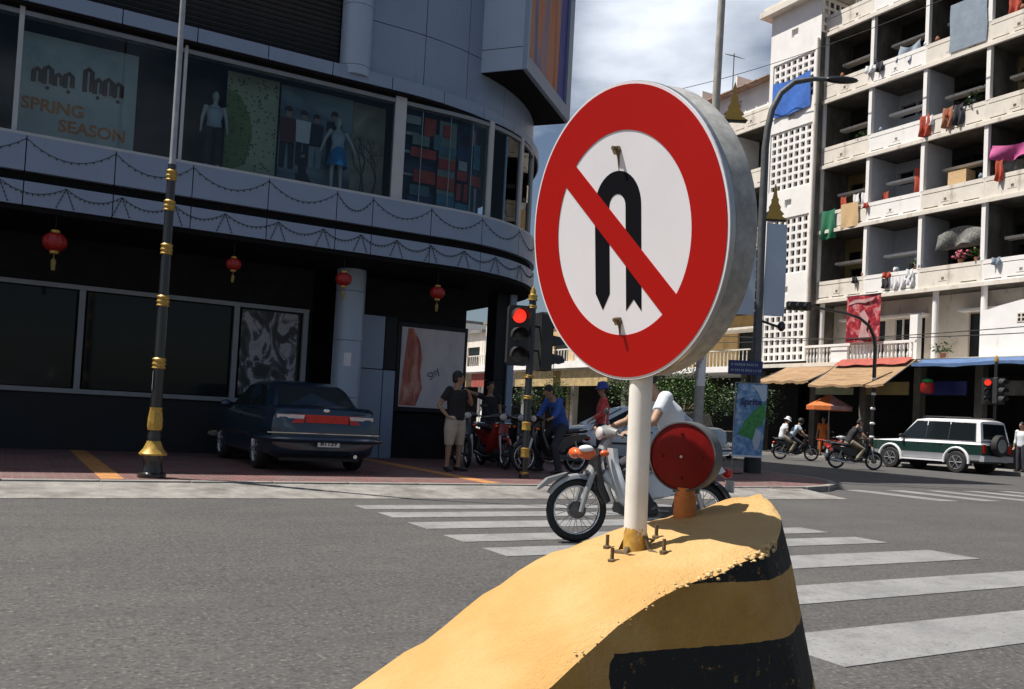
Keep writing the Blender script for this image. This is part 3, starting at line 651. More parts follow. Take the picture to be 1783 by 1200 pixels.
# --- display windows on the first floor
GF = lambda s, o=-.15: FP(s, o)[0]
cpart('display_back', FP, -9, 13, 4.8, 7.0, -2.2, -2.1, 'darkwall')
cpart('display_ceiling', FP, -9, 13, 6.93, 6.98, -2.2, -.16, 'dark')
mull = [(-6.0, .08), (-3.2, .08), (-.16, .07), (2.24, .05), (6.09, .22), (8.16, .12), (9.35, .12), (10.5, .12), (11.6, .1)]
for (a, wa), (b, wb_) in zip(mull, mull[1:]):
    pn = cpart('window_pane', FP, a + wa / 2, b - wb_ / 2, 4.98, 6.98, -.185, -.175, 'glass', step=.6)
for a, wa in mull: cpart('window_mullion', FP, a - wa / 2, a + wa / 2, 4.98, 6.98, -.24, -.13, 'framel')
cpart('window_sill', FP, -6, 11.6, 4.98, 5.03, -.5, -.02, 'framel', step=.4)
cpart('window_head', FP, -6, 11.6, 6.86, 6.93, -.30, -.14, 'frame', step=.4)
# boards and posters inside the display windows
def board(name, s0, s1, z0, z1, y, mat): return obj(name, MB().box(s0, s1, y, y + .03, z0, z1), mat, store, world=True)
b1 = board('sign_board', -.2, 1.56, 5.03, 6.75, 15.93, 'ltgrey')
PT = frame((0, 15.926, 0), (1, 0, 0), (0, 0, 1))
obj('lettering', put_text(MB(), 'SPRING', .27, PT, -.10, 5.54, bold=.008, sx=1.0), 'letter', b1, world=True)
obj('lettering', put_text(MB(), 'SEASON', .27, PT, .44, 5.27, bold=.008, sx=1.0), 'letter', b1, world=True)
kh = MB()
for x0, hs_ in ((.05, (.18, .24, .15, .20)), (.78, (.34, .20, .24, .2))):
    for i, h in enumerate(hs_):                                    # looped strokes of the upper line of script
        cx = x0 + i * .15; kh.tube([PT(cx, 5.98, -.006), PT(cx, 5.98 + h, -.006), PT(cx + .05, 5.98 + h + .04, -.006), PT(cx + .10, 5.98 + h, -.006), PT(cx + .10, 6.0, -.006)], .034, 6)
        if i % 2: kh.ell(PT(cx + .05, 5.92, -.006), (.03, .008, .03), 8, 5)
obj('lettering', kh, M('dark_brown_letter', (.06, .025, .012), .6), b1, world=True)
board('backdrop', 1.62, 2.95, 5.03, 6.9, 16.3, 'darkwall')
gb = board('patterned_board', 3.02, 3.93, 5.03, 6.9, 16.02, 'greend')
dm_ = MB(); rg = random.Random(5)
for i in range(150): dm_.lathe([(.016, 0), (.016, .004)], (rg.uniform(3.05, 3.9), 16.012, rg.uniform(5.06, 6.86)), 6, 'y')
dd_ = obj('printed_dots', dm_, 'leafd', gb, world=True); dd_['kind'] = 'stuff'
obj('printed_arc', MB().poly([(3.02, 6.6), (3.25, 6.5), (3.45, 6.15), (3.5, 5.8), (3.40, 5.3), (3.02, 5.1)], frame((0, 16.018, 0), (1, 0, 0), (0, 0, 1)), -.004, .0), M('deep_green_print', (.16, .22, .07), .6, var=.2), gb, world=True)
kp = board('group_photo_poster', 3.95, 5.30, 5.0, 6.85, 15.95, 'kidsbg')
PK = frame((0, 15.945, 0), (1, 0, 0), (0, 0, 1))
def figure(x, z, h, top, leg, seat=False, k=0):
    q = h / 1.0
    def E(cx, cz, rx, rz, m, dd=0): 
        obj('printed_figure', MB().poly([(cx + rx * math.cos(2 * PI * i / 14), cz + rz * math.sin(2 * PI * i / 14)) for i in range(14)], PK, -.004 - dd - k * .001, 0), m, kp, world=True)
    def Q(pts, m, dd=0): obj('printed_figure', MB().poly(pts, PK, -.0035 - dd - k * .001, 0), m, kp, world=True)
    Q([(x - .12 * q, z + .40 * q), (x - .14 * q, z + .82 * q), (x + .14 * q, z + .82 * q), (x + .12 * q, z + .40 * q)], top)
    if seat: Q([(x - .15 * q, z), (x - .2 * q, z + .35 * q), (x + .1 * q, z + .45 * q), (x + .3 * q, z + .12 * q), (x + .22 * q, z)], leg)
    else:
        Q([(x - .12 * q, z), (x - .12 * q, z + .42 * q), (x - .01 * q, z + .42 * q), (x - .03 * q, z)], leg); Q([(x + .03 * q, z), (x + .01 * q, z + .42 * q), (x + .12 * q, z + .42 * q), (x + .12 * q, z)], leg)
    E(x + .008, z + .91 * q, .050 * q, .072 * q, 'skin', .0008); E(x, z + .945 * q, .066 * q, .072 * q, 'hair', .0003); E(x + .008, z + .955 * q, .052 * q, .030 * q, 'hair', .0012)
mr = M('maroon_print', (.10, .02, .025), .6)
figure(4.10, 5.35, 1.12, mr, 'trous', k=0); figure(4.38, 5.45, 1.0, 'shirtw', 'trous', k=1); figure(4.62, 5.45, .98, 'darkcl', 'bluecl', k=0); figure(4.95, 5.5, 1.05, 'darkcl', 'darkcl', k=1); figure(4.40, 5.08, .62, 'darkcl', 'darkcl', True, k=3)
bb = board('branch_poster', 5.32, 5.97, 5.03, 6.85, 16.0, 'branchbg')
br = MB(); rg = random.Random(9)
def branch(x, z, a, L, r, dep):
    x1, z1 = x + L * math.sin(a), z + L * math.cos(a); x1 = min(max(x1, 5.35), 5.94); br.tube([(x, 15.985, z), (x1, 15.985, z1)], [r, r * .7], 5)
    if dep: 
        for _ in range(2): branch(x1, z1, a + rg.uniform(-.7, .7), L * .72, r * .68, dep - 1)
for x0, a0 in ((5.62, -.15), (5.75, .2), (5.52, .05)): branch(x0, 5.03, a0, .42, .014, 4)
obj('bare_branches', br, M('twig_brown', (.07, .06, .035), .8), bb, world=True)
# corner window: coloured boards and rails before a dark back
obj('shop_display', curved(MB(), FP, 6.25, 8.15, 5.03, 6.9, -.56, -.52, step=.3), 'display', store, world=True)
pc = {'b': 'bluesign', 't': M('teal_board', (.07, .16, .20), .5, var=.2), 'g': M('grey_green_board', (.19, .24, .23), .5, var=.15), 'r': M('red_board', (.40, .035, .012), .5, var=.25, scale=8), 'w': M('pale_strip', (.34, .38, .40), .5, var=.2), 'o': M('pink_strip', (.50, .18, .12), .5), 'n': M('navy_board', (.012, .03, .10), .5, var=.4, scale=6), 'c': M('cyan_board', (.05, .20, .30), .5, var=.3, scale=5)}
for s0, s1, z0, z1, k_, o in ((6.28, 6.62, 6.62, 6.78, 'w', .40), (6.30, 6.60, 6.40, 6.46, 'w', .42), (6.30, 6.58, 6.05, 6.10, 'w', .42), (6.30, 6.56, 5.62, 5.66, 'w', .42), (6.45, 6.80, 6.22, 6.42, 'g', .36), (6.42, 6.95, 5.98, 6.16, 'r', .34), (6.50, 6.95, 5.50, 5.74, 'r', .34), (6.45, 6.85, 5.25, 5.45, 't', .38), (6.40, 6.90, 5.05, 5.22, 'b', .36),
    (6.70, 6.95, 6.45, 6.80, 'r', .42), (6.90, 7.06, 6.20, 6.50, 't', .38), (7.02, 7.42, 5.05, 6.80, 'g', .40), (7.10, 7.28, 6.48, 6.72, 'r', .37), (7.02, 7.42, 6.12, 6.30, 't', .37), (7.02, 7.40, 5.85, 6.05, 'r', .36), (7.00, 7.40, 5.45, 5.70, 'r', .36), (7.02, 7.42, 5.05, 5.35, 'c', .37),
    (7.45, 7.78, 6.05, 6.40, 'n', .38), (7.48, 7.70, 5.90, 6.08, 'w', .35), (7.46, 7.72, 5.70, 5.88, 'r', .36), (7.46, 7.56, 5.30, 5.62, 'r', .35), (7.64, 7.74, 5.28, 5.64, 'r', .35), (7.45, 7.80, 5.05, 5.25, 'c', .37), (7.80, 7.88, 6.45, 6.75, 'o', .34), (7.78, 8.10, 5.65, 5.85, 'r', .34), (7.90, 8.08, 6.0, 6.5, 'c', .38), (7.82, 8.10, 5.05, 5.55, 'n', .38), (7.92, 7.97, 5.05, 5.6, 'w', .33)):
    obj('coloured_board', curved(MB(), FP, s0, s1, z0, z1, -o - .03, -o, step=.2), pc[k_], store, world=True)
for s in (6.6, 7.2, 7.75):
    p, nn = FP(s, -.27); obj('display_rail', MB().cyl((p.x, p.y, 5.03), (p.x, p.y, 6.86), .012, n=8), 'steel', store, world=True)
# --- ground floor
gf = lambda n, x0, x1, z0, z1, y0, y1, m: obj(n, MB().box(x0, x1, y0, y1, z0, z1), m, store, world=True)
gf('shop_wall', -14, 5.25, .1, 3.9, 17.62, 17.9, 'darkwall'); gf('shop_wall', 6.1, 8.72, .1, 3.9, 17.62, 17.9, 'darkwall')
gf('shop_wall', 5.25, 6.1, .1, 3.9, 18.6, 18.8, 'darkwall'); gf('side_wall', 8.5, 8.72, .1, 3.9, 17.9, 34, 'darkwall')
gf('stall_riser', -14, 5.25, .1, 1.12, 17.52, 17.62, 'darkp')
for a, b in ((-6, -2.4), (-2.3, 1.02), (1.1, 3.70), (3.80, 5.05)):
    gf('shop_window', a + .05, b - .05, 1.20, 2.92, 17.56, 17.60, 'shopglass')
for x in (-2.35, 1.06, 3.75, 5.1): gf('window_mullion', x - .05, x + .05, 1.12, 3.0, 17.50, 17.62, 'frame')
gf('window_sill', -6, 5.15, 1.10, 1.18, 17.44, 17.62, 'frame'); gf('window_head', -6, 5.15, 2.94, 3.02, 17.48, 17.62, 'frame')
gf('shop_poster', 3.85, 4.95, 1.25, 2.90, 17.535, 17.555, 'silverprint')
gf('wall_panel', 6.14, 6.78, 1.95, 3.05, 17.5, 17.62, 'panel'); gf('wall_panel', 6.14, 6.78, .1, 1.93, 17.5, 17.62, 'panel')
gf('wall_panel', 6.80, 7.06, 1.95, 3.05, 17.5, 17.62, 'darkp'); gf('wall_panel', 6.80, 7.06, .1, 1.93, 17.5, 17.62, 'panel')
pf = gf('poster_frame', 7.08, 8.72, 1.10, 2.98, 17.50, 17.62, 'darkp')
gf('white_poster', 7.16, 8.64, 1.19, 2.88, 17.478, 17.498, 'whiteprint')
obj('poster_face', MB().poly([(7.16, 1.22), (7.55, 1.22), (7.68, 1.6), (7.62, 1.95), (7.66, 2.25), (7.58, 2.6), (7.42, 2.86), (7.30, 2.86)], frame((0, 17.476, 0), (1, 0, 0), (0, 0, 1)), -.003, 0), 'faceprint', store, world=True)
obj('poster_script', put_text(MB(), 'Shy', .22, frame((0, 17.474, 0), (.75, 0, .66), (-.66, 0, .75)), 0, 0, -.001, bold=.004), M('violet_ink', (.12, .08, .20), .5), store, world=True).location = (7.86, 0, 1.78)
for z0, z1 in ((.1, 1.30), (1.31, 2.42), (2.43, 3.40), (3.41, 3.86)):
    obj('column_drum', MB().lathe([(.29, z0), (.29, z1)], (5.82, 17.0, 0), 32), 'panell', store, smooth=True, world=True)
obj('paper_notice', MB().sheet(lambda a, b: (5.82 + .2925 * math.sin(R(-14 + 28 * a) - .3), 17.0 - .2925 * math.cos(R(-14 + 28 * a) - .3), 1.92 + .26 * b), 6, 1), 'whitecl', store, world=True)
for x, y in ((9.62, 17.7), (9.62, 22.4), (9.62, 27.2)):
    for z0, z1 in ((.1, 1.9), (1.91, 3.86)): gf('corner_pillar', x - .22, x + .22, z0, z1, y - .22, y + .22, 'darkp')
gf('pillar_edge', 9.70, 9.86, .1, 3.86, 17.40, 17.47, 'panel')
# --- lanterns hanging under the fascia
def lantern(x, y, z, s, label):
    t = thing('paper_lantern', label, 'lantern', (x, y, z), 0, 'red lanterns under the store front')
    rb = MB(); n = 24; pr = []
    for i in range(13):
        a = -PI / 2 + PI * i / 12; pr.append((max(.03, .135 * math.cos(a)) * s, .115 * math.sin(a) * s))
    vs = []
    for r, h in pr:
        for k in range(n): vs.append(((r * (1 - .05 * (k % 2))) * math.cos(2 * PI * k / n), (r * (1 - .05 * (k % 2))) * math.sin(2 * PI * k / n), h))
    fs = [(i * n + k, i * n + (k + 1) % n, (i + 1) * n + (k + 1) % n, (i + 1) * n + k) for i in range(12) for k in range(n)] + [tuple(range(n)), tuple(12 * n + k for k in range(n))]
    obj('lantern_shade', rb.add(vs, fs), 'lantern', t)
    obj('lantern_cap', MB().lathe([(.05 * s, .105 * s), (.05 * s, .135 * s), (.02 * s, .14 * s)], n=14), 'gold', t)
    obj('lantern_cap', MB().lathe([(.02 * s, -.14 * s), (.05 * s, -.135 * s), (.05 * s, -.105 * s)], n=14), 'gold', t)
    tm = MB().cyl((0, 0, -.14 * s), (0, 0, -.19 * s), .006, n=6); tm.lathe([(.012, -.19 * s), (.03 * s, -.22 * s), (.022 * s, -.33 * s)], n=10)
    obj('tassel', tm, 'tassel', t); obj('cord', MB().cyl((0, 0, .13 * s), (0, 0, 3.86 - z), .004, n=6), 'wire', t)
lantern(.50, 15.6, 3.44, 1.35, 'large red lantern beside the ornate lamp post, end of the row')
lantern(3.23, 15.6, 3.45, .95, 'red lantern hanging above the parked blue sedan roof')
lantern(5.19, 15.6, 3.43, 1.12, 'red lantern hanging in front of the round grey column')
lantern(7.07, 15.6, 3.40, 1.08, 'red lantern hanging by the white poster above the standing man')
# --- string lights in swags along the two fascia rows
def garland(label, zt_, dip, offs, pts, fringe):
    t = thing('string_lights', label, 'string lights', (0, 15.38, zt_), 0, 'string lights on the store fascia')
    w = MB(); bl = MB(); 
    for a, b in zip(pts, pts[1:]):
        line = []
        for i in range(13):
            q = i / 12; s = a + (b - a) * q; p, nn = FP(s, offs); z = zt_ - dip * 4 * q * (1 - q); line.append((p.x, p.y, z))
            if i % 1 == 0: bl.ell((p.x, p.y, z - .014), (.010, .010, .018), 6, 4)
        w.tube(line, .005, 5)
        if fringe:
            for k, e in ((-1, .12), (1, .12)):
                s = a + k * e; p, nn = FP(s, offs); p0, _ = FP(a, offs); w.tube([(p0.x, p0.y, zt_), (p.x, p.y, zt_ - .30)], .004, 5)
                for j in range(5):
                    q = (j + 1) / 5; bl.ell((p0.x + (p.x - p0.x) * q, p0.y + (p.y - p0.y) * q, zt_ - .30 * q), (.010, .010, .016), 6, 4)
    obj('wire', w, 'wire', t, world=True); o = obj('bulbs', bl, 'wire', t, world=True); o['kind'] = 'stuff'
sp = [-5.2, -3.9, -2.6, -1.3, .02, 1.27, 2.45, 3.70, 4.92, 5.60, 6.77, 7.90, 9.1, 10.3]
garland('dark string lights swagged along the upper fascia strip', 4.93, .26, .014, sp, False)
garland('dark string lights with short tails along the lower fascia strip', 4.25, .15, .014, [-4, -2.7, -1.4, -.3, .6, 1.4, 2.2, 3.0, 3.9, 4.7, 5.4, 6.1, 6.8, 7.5, 8.3, 9.2, 10.2], True)

# ================================================================== right-hand apartment block (faces -X across the side street)
UF = 33.0
def FW(v0, z0, u0=UF): return frame((u0, v0, z0), (0, -1, 0), (0, 0, 1))     # a runs towards -Y, b up, c into the building
apt = thing('apartment_block', 'weathered white six-storey apartment block with stacked open balconies', 'building', (33, 24, 0))
ap = lambda n, mb, m, par=apt, **k: obj(n, mb, m, par, world=True, **k)
Zs = [7.22, 10.50, 13.60, 16.75, 20.0]
Vs = [29.5, 26.80, 24.05, 21.25, 18.45, 15.6]
BW = 2.75
par_mesh = {}
def parapet(v0, W, z, H=1.0, mat='wallb', par=apt, u0=UF, seed=0):
    key = (round(W, 2), mat, seed % 3, H)
    if key not in par_mesh:
        P = lambda a, b, c: (c, -a, b)
        q = random.Random(seed); rc = [(.05, W - .05, .80 * H, .835 * H)]
        n = 3
        for i in range(n):
            a = .12 + i * (W - .1) / n; 
            if q.random() < .85: rc.append((a, a + (W - .3) / n * .82, .20 * H, .245 * H))
        c = W * (.35 + .3 * q.random()); rc += [(c, c + .13, .40 * H, .53 * H), (c - .12, c + .25, .345 * H, .37 * H)]
        o = ap('balcony_parapet', MB().relief(P, W, H, rc, .09, .12), mat, par); par_mesh[key] = o.data
    else:
        o = link(bpy.data.objects.new('balcony_parapet', par_mesh[key]), par, True)
    o.location = (u0 - .12, v0, z); return o
# tints per storey and bay: inside colour, lower opening
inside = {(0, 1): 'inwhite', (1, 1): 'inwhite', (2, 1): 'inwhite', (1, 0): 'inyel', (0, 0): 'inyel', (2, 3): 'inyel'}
for r, z in enumerate(Zs):
    top = Zs[r + 1] if r + 1 < len(Zs) else z + 3.1
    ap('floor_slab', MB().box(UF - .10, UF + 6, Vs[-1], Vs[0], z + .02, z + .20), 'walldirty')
    for b in range(5):
        v0, v1 = Vs[b], Vs[b + 1]; W = v0 - v1
        parapet(v0 - .002, W - .004, z, 1.0, 'wall' if (b in (1,) or (r, b) in ((0, 3), (0, 4))) else 'wallb', seed=r * 5 + b)
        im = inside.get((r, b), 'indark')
        if r == 4: continue
        # back wall with transom lights above a ledge and a dark doorway below
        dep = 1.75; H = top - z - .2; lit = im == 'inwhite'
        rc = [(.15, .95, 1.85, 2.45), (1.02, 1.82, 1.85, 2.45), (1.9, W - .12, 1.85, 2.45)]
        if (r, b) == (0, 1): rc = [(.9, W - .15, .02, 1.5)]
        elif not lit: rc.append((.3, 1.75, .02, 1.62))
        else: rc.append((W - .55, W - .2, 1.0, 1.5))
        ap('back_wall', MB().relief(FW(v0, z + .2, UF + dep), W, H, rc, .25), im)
        for q in rc: ap('dark_opening', MB().poly([(q[0], q[2]), (q[1], q[2]), (q[1], q[3]), (q[0], q[3])], FW(v0, z + .2, UF + dep), .20, .24), 'shopglass')
        ap('lintel_ledge', MB().box(UF + .62, UF + 1.02, v1 + .065, v0 - .42, z + 1.86, z + 1.97), 'wall' if lit else 'wallb')
        if not lit: ap('low_wall', MB().box(UF + dep - .12, UF + dep - .03, v1 + .1, v1 + .95, z + .2, z + 1.75), im)
    for b in range(6):
        v = Vs[b]
        if r == 4: break
        side = 'inwhite' if b in (1, 2) and r < 3 else 'walldirty'
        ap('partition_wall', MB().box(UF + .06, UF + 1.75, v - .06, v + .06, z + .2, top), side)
        ap('partition_edge', MB().box(UF - .13, UF + .06, v - .085, v + .085, z + .98, top + .02), 'wall')
    ap('slab_edge', MB().box(UF - .20, UF - .12, Vs[-1], Vs[0], z - .03, z + .13), 'wallb')
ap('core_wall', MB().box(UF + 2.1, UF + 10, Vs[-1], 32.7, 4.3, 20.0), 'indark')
# set-back top storey with slanting fins, rail and air conditioners
ap('penthouse_wall', MB().box(UF + 2.0, UF + 8, 12, 28.2, 20.2, 23.6), 'wallb')
ap('penthouse_roof', MB().box(UF + 1.2, UF + 8.5, 12, 28.6, 23.6, 23.85), 'conc')
for v in (28.0, 25.4, 22.6): ap('slanting_fin', MB().poly([(0, 0), (.9, 0), (1.6, 3.4), (1.2, 3.4)], lambda a, b, c: (UF + 2.0 - a * .9, v - c, 20.2 + b), -.08, .08), 'wall')
for v0, v1 in ((27.9, 25.5), (25.3, 22.7), (22.5, 19.8)):
    rl = MB().cyl((UF + .05, v0, 21.55), (UF + .05, v1, 21.55), .03, n=8); 
    ap('roof_rail', rl, 'greyp')
    for k in range(7): ap('rail_bar', MB().cyl((UF + .05, v0 + (v1 - v0) * k / 6, 20.95), (UF + .05, v0 + (v1 - v0) * k / 6, 21.55), .018, n=6), 'greyp')
# stair tower with pierced block screens
TU = 32.55; TV0, TV1 = 32.7, 29.5; TW = TV0 - TV1
twr = apt
def tower_panel(z0, z1, mat='wall', hole=True, **k):
    W = TW; H = z1 - z0; rc = [(W * .42, W * .42 + .42, H * .5 - .2, H * .5 + .2)] if hole else []
    return ap('tower_panel', MB().relief(FW(TV0, z0, TU), W, H, rc, .12), mat)
def screen(z0, z1, v0, v1, u=TU + .05, pitch=.385):
    W = v0 - v1; H = z1 - z0; nx = int(round((W - .1) / pitch)); ny = int(round(H / pitch)); px, py = (W - .1) / nx, H / ny
    rc = [(.05 + i * px + px * .17, .05 + i * px + px * .83, j * py + py * .17, j * py + py * .83) for i in range(nx) for j in range(ny)]
    return ap('breeze_block_screen', MB().relief(FW(v0, z0, u), W, H, rc, None, .14), 'wall')
tower_panel(19.45, 22.0); tower_panel(15.95, 17.25); tower_panel(11.55, 12.95); tower_panel(7.15, 8.75)
for z0, z1 in ((17.25, 19.45), (12.95, 15.95), (8.75, 11.55), (4.5, 7.15)):
    screen(z0, z1, TV0 - .22, TV1 + .30)
    for v, w in ((TV0 - .11, .22), (TV1 + .15, .30)): ap('tower_pier', MB().box(TU, TU + .3, v - w / 2, v + w / 2, z0, z1), 'wall')
ap('tower_core', MB().box(TU + .5, UF + 4, TV1 + .02, TV0 - .02, 4.3, 22), 'indark')
ap('tower_side', MB().box(TU, UF + 3, TV1 - .02, TV1 + .0, 4.3, 20.2), 'walldirty')
ap('tower_side', MB().box(TU + .02, UF + 3, TV0 + .0, TV0 + .02, 4.3, 22.0), 'wall')
ap('tower_side_screen', MB().relief(frame((TU + .02, TV1 - .02, 20.2), (1, 0, 0), (0, 0, 1)), 2.0, 1.75, [(.15 + i * .38, .40 + i * .38, .1 + j * .40, .36 + j * .40) for i in range(5) for j in range(4)], .12), 'wallb')
ap('tower_cornice', MB().box(TU - .45, UF + 4, TV1 - .5, TV0 + .45, 22.0, 22.28).box(TU - .30, UF + 4, TV1 - .35, TV0 + .3, 22.28, 22.5), 'wallb')
ap('downpipe', MB().cyl((TU - .06, TV1 + .1, 4.5), (TU - .06, TV1 + .1, 19.9), .07, n=10), 'wallb')
# first floor above the shops: wall, windows, rail
ap('floor_slab', MB().box(UF - .9, UF + 6, Vs[-1], TV0, 4.16, 4.34), 'wallb')
P1 = FW(29.5, 4.34, UF + 1.2)
ap('first_floor_wall', MB().relief(P1, 13.9, 2.88, [(.9, 2.9, .1, 2.0), (3.4, 4.9, .1, 2.0), (6.9, 9.3, .1, 2.1)], .15), 'wallb')
for x0, x1 in ((.9, 2.9), (3.4, 4.9), (6.9, 9.3)):
    ap('window_pane', MB().poly([(x0, .1), (x1, .1), (x1, 2.0), (x0, 2.0)], P1, .12, .14), 'shopglass')
    for k in range(1, 4): ap('window_bar', MB().poly([(x0 + (x1 - x0) * k / 4 - .03, .1), (x0 + (x1 - x0) * k / 4 + .03, .1), (x0 + (x1 - x0) * k / 4 + .03, 2.0), (x0 + (x1 - x0) * k / 4 - .03, 2.0)], P1, .04, .10), 'wall')
    ap('window_hood', MB().poly([(x0 - .2, 2.05), (x1 + .2, 2.05), (x1 + .2, 2.15), (x0 - .2, 2.15)], P1, -.5, .0), 'wall')
ap('curtain', MB().sheet(lambda a, b: (UF + 1.29 + .02 * math.sin(a * 40), 28.5 - a * .8, 4.5 + b * 1.35), 40, 2), 'whitecl')
for v in (29.25, 23.35, 21.25): ap('round_post', MB().cyl((UF + .1, v, 4.34), (UF + .1, v, 7.22), .12, n=14), 'wall')
for v in (26.3, 24.2): ap('square_post', MB().box(UF - .1, UF + .2, v - .18, v + .18, 4.34, 6.3), 'wall')
for k in range(30):
    v = 29.3 - k * .19
    if 27.0 < v < 27.9: continue
    ap('baluster', MB().lathe([(.03, 4.36), (.055, 4.55), (.03, 4.75), (.05, 4.95), (.03, 5.05)], (UF - .7, v, 0), 8), 'wall')
ap('balcony_rail', MB().box(UF - .78, UF - .62, 23.6, 29.4, 5.05, 5.16), 'wall'); ap('balcony_rail_panel', MB().box(UF - .76, UF - .64, 27.0, 27.9, 4.36, 5.05), 'wall')
# white extension box with a decorative grille and curved top
P2 = FW(21.0, 4.34, UF - .5)
xt = [(0, 0), (5.5, 0), (5.5, 2.2), (3.2, 2.2), (1.6, 2.12), (.7, 1.95), (.35, 1.85), (0, 1.85)]
ap('white_extension', MB().poly(xt, P2, 0, 2.0), 'wall')
ap('extension_grille', MB().relief(lambda a, b, c: P2(1.45 + a, 1.28 + b, c - .02), 1.9, .36, [(.04 + i * .15, .13 + i * .15, .03 + j * .16, .15 + j * .16) for i in range(12) for j in range(2)], .018), 'wallb')
for k in range(12):
    for j in range(2): ap('grille_hole', MB().poly([(1.495 + k * .15, 1.318 + j * .16), (1.572 + k * .15, 1.318 + j * .16), (1.572 + k * .15, 1.425 + j * .16), (1.495 + k * .15, 1.425 + j * .16)], P2, -.007, -.003), 'dark')
# ground-floor shops: dark recess, piers
ap('shop_back', MB().box(UF + 3.2, UF + 3.4, 10, 45, .1, 4.2), 'darkwall'); ap('shop_ceiling', MB().box(UF - .85, UF + 3.3, 10, 42, 4.05, 4.155), 'darkwall')
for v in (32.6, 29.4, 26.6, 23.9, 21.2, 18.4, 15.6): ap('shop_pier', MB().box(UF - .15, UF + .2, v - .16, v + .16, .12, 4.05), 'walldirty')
for v0, v1, m in ((26.3, 24.2, 'inyel'), (23.5, 21.6, 'bluesign'), (20.9, 18.8, 'walldirty'), (29.1, 27.0, 'greend')): ap('shop_sign', MB().box(UF - .3, UF - .24, v1, v0, 2.9, 3.45), m)
for v0, v1 in ((26.3, 24.2), (23.6, 21.5), (20.9, 18.7), (29.0, 26.9)): ap('shop_counter', MB().box(UF + 1.2, UF + 1.8, v1, v0, .12, 1.1), 'walldirty')

# --- awnings
def awning(label, v0, v1, z0, out, drop, mat, edge, mat2):
    t = thing('awning', label, 'awning', (UF - .9, (v0 + v1) / 2, z0), 0, 'awnings over the shops')
    def fn(a, b): return (UF - .9 - out * b, v0 + (v1 - v0) * a, z0 - drop * b - .10 * math.sin(PI * a * 3) ** 2 * b * .6 - .05 * math.sin(PI * b))
    m = MB().sheet(fn, 18, 6); n0 = len(m.v); m.sheet(lambda a, b: (fn(a, b)[0], fn(a, b)[1], fn(a, b)[2] - .025), 18, 6)
    obj('canvas', m, mat, t, world=True)
    obj('valance', MB().sheet(lambda a, b: (fn(a, 1)[0] - .004, fn(a, 1)[1], fn(a, 1)[2] - edge * b * (1 + .15 * math.sin(a * 50))), 30, 1), mat2, t, world=True)
    for v in (v0, v1):
        e = fn(0 if v == v0 else 1, 1); obj('awning_arm', MB().cyl((UF - .9, v, z0 - .04), (e[0], v, e[2] - .03), .025, n=8), 'greyp', t, world=True)
    return t
awning('short plain tan canvas awning beside the pierced tower', 30.4, 27.3, 4.15, 1.9, .75, 'tan', .12, 'tan')
rt = awning('long tan awning with red striped top edge below the red banner', 27.2, 23.4, 4.35, 2.0, 1.15, 'tan', .10, 'tan')
obj('red_edge', MB().sheet(lambda a, b: (UF - .95 - .55 * b, 27.1 - 3.6 * a, 4.40 - .30 * b - .05 * math.sin(PI * a * 3) ** 2 * b + .03), 18, 3), 'redstripe', rt, world=True)
awning('long blue fabric awning edge over the shaded shops', 23.1, 12.0, 4.30, .75, .20, 'blueaw', .12, 'blueaw')

# --- things on and over the balconies
def cloth(name, label, v0, v1, z0, z1, mat, cat='laundry', u=UF - .20, wav=.05, sag=.05, grp='laundry on the balconies'):
    m = MB().sheet(lambda a, b: (u - wav * math.sin(a * 9 + b * 2) * b - .02, v0 + (v1 - v0) * a + .02 * math.sin(b * 7), z1 + (z0 - z1) * b - sag * math.sin(PI * a) * (1 - b * .3)), 14, 8)
    m2 = MB().sheet(lambda a, b: (u + .012 - wav * math.sin(a * 9 + b * 2) * b - .02, v0 + (v1 - v0) * a + .02 * math.sin(b * 7), z1 + (z0 - z1) * b - sag * math.sin(PI * a) * (1 - b * .3)), 14, 8)
    m.add(m2.v, m2.f)
    return tag(obj(name, m, mat, None, 'all'), label, cat, grp)
cloth('tarpaulin', 'bright blue tarpaulin hung on the pierced tower screen', 32.35, 29.95, 16.75, 18.5, 'bluetarp', 'tarpaulin', TU - .08, .05, .15)
cloth('hanging_cloth', 'dark green cloth draped over the parapet next to the tower', 29.2, 28.45, 10.2, 11.55, 'greencl', wav=.12)
cloth('hanging_cloth', 'beige blanket hung square over a parapet beside the green cloth', 28.1, 27.15, 10.55, 11.65, 'beigecl', wav=.02, sag=0)
cloth('window_blind', 'grey-blue roll-down blind on the top balcony row', 22.95, 21.35, 17.0, 19.0, 'bluecl', 'blind', UF - .16, .01, 0)
cloth('hanging_cloth', 'magenta awning cloth hung across the end balcony', 21.1, 19.0, 12.15, 12.75, 'pinkcl', u=UF + .05, wav=.25, sag=.18)
cloth('hanging_cloth', 'dark patterned cloth below the magenta one', 21.0, 19.0, 11.5, 12.15, 'stripecl', u=UF + .3, wav=.2, sag=.1)
cloth('hanging_cloth', 'orange red rug hung inside the white painted balcony', 24.75, 24.2, 11.5, 12.75, 'redcl', u=UF + .4, wav=.08)
cloth('hanging_cloth', 'grey striped cloth slung across the balcony above the pink flowers', 23.4, 21.4, 8.9, 9.55, 'stripecl', u=UF + .2, wav=.2, sag=-.25)
cloth('hanging_shirt', 'dusty red shirt over the rail by the white bay', 24.15, 23.7, 13.8, 14.7, 'redcl', wav=.12)
cloth('hanging_shirt', 'brown and white shirt over the rail of the dark balcony', 23.1, 22.65, 13.9, 14.75, 'pot', wav=.12)
cloth('hanging_shirt', 'dark blue shirt next to the brown one', 22.6, 22.2, 13.9, 14.75, 'darkcl', wav=.12)
cloth('hanging_cloth', 'crumpled grey plastic sheet on the upper row rail', 25.5, 24.5, 17.45, 18.25, 'bluecl', u=UF + .1, wav=.3, sag=.2)
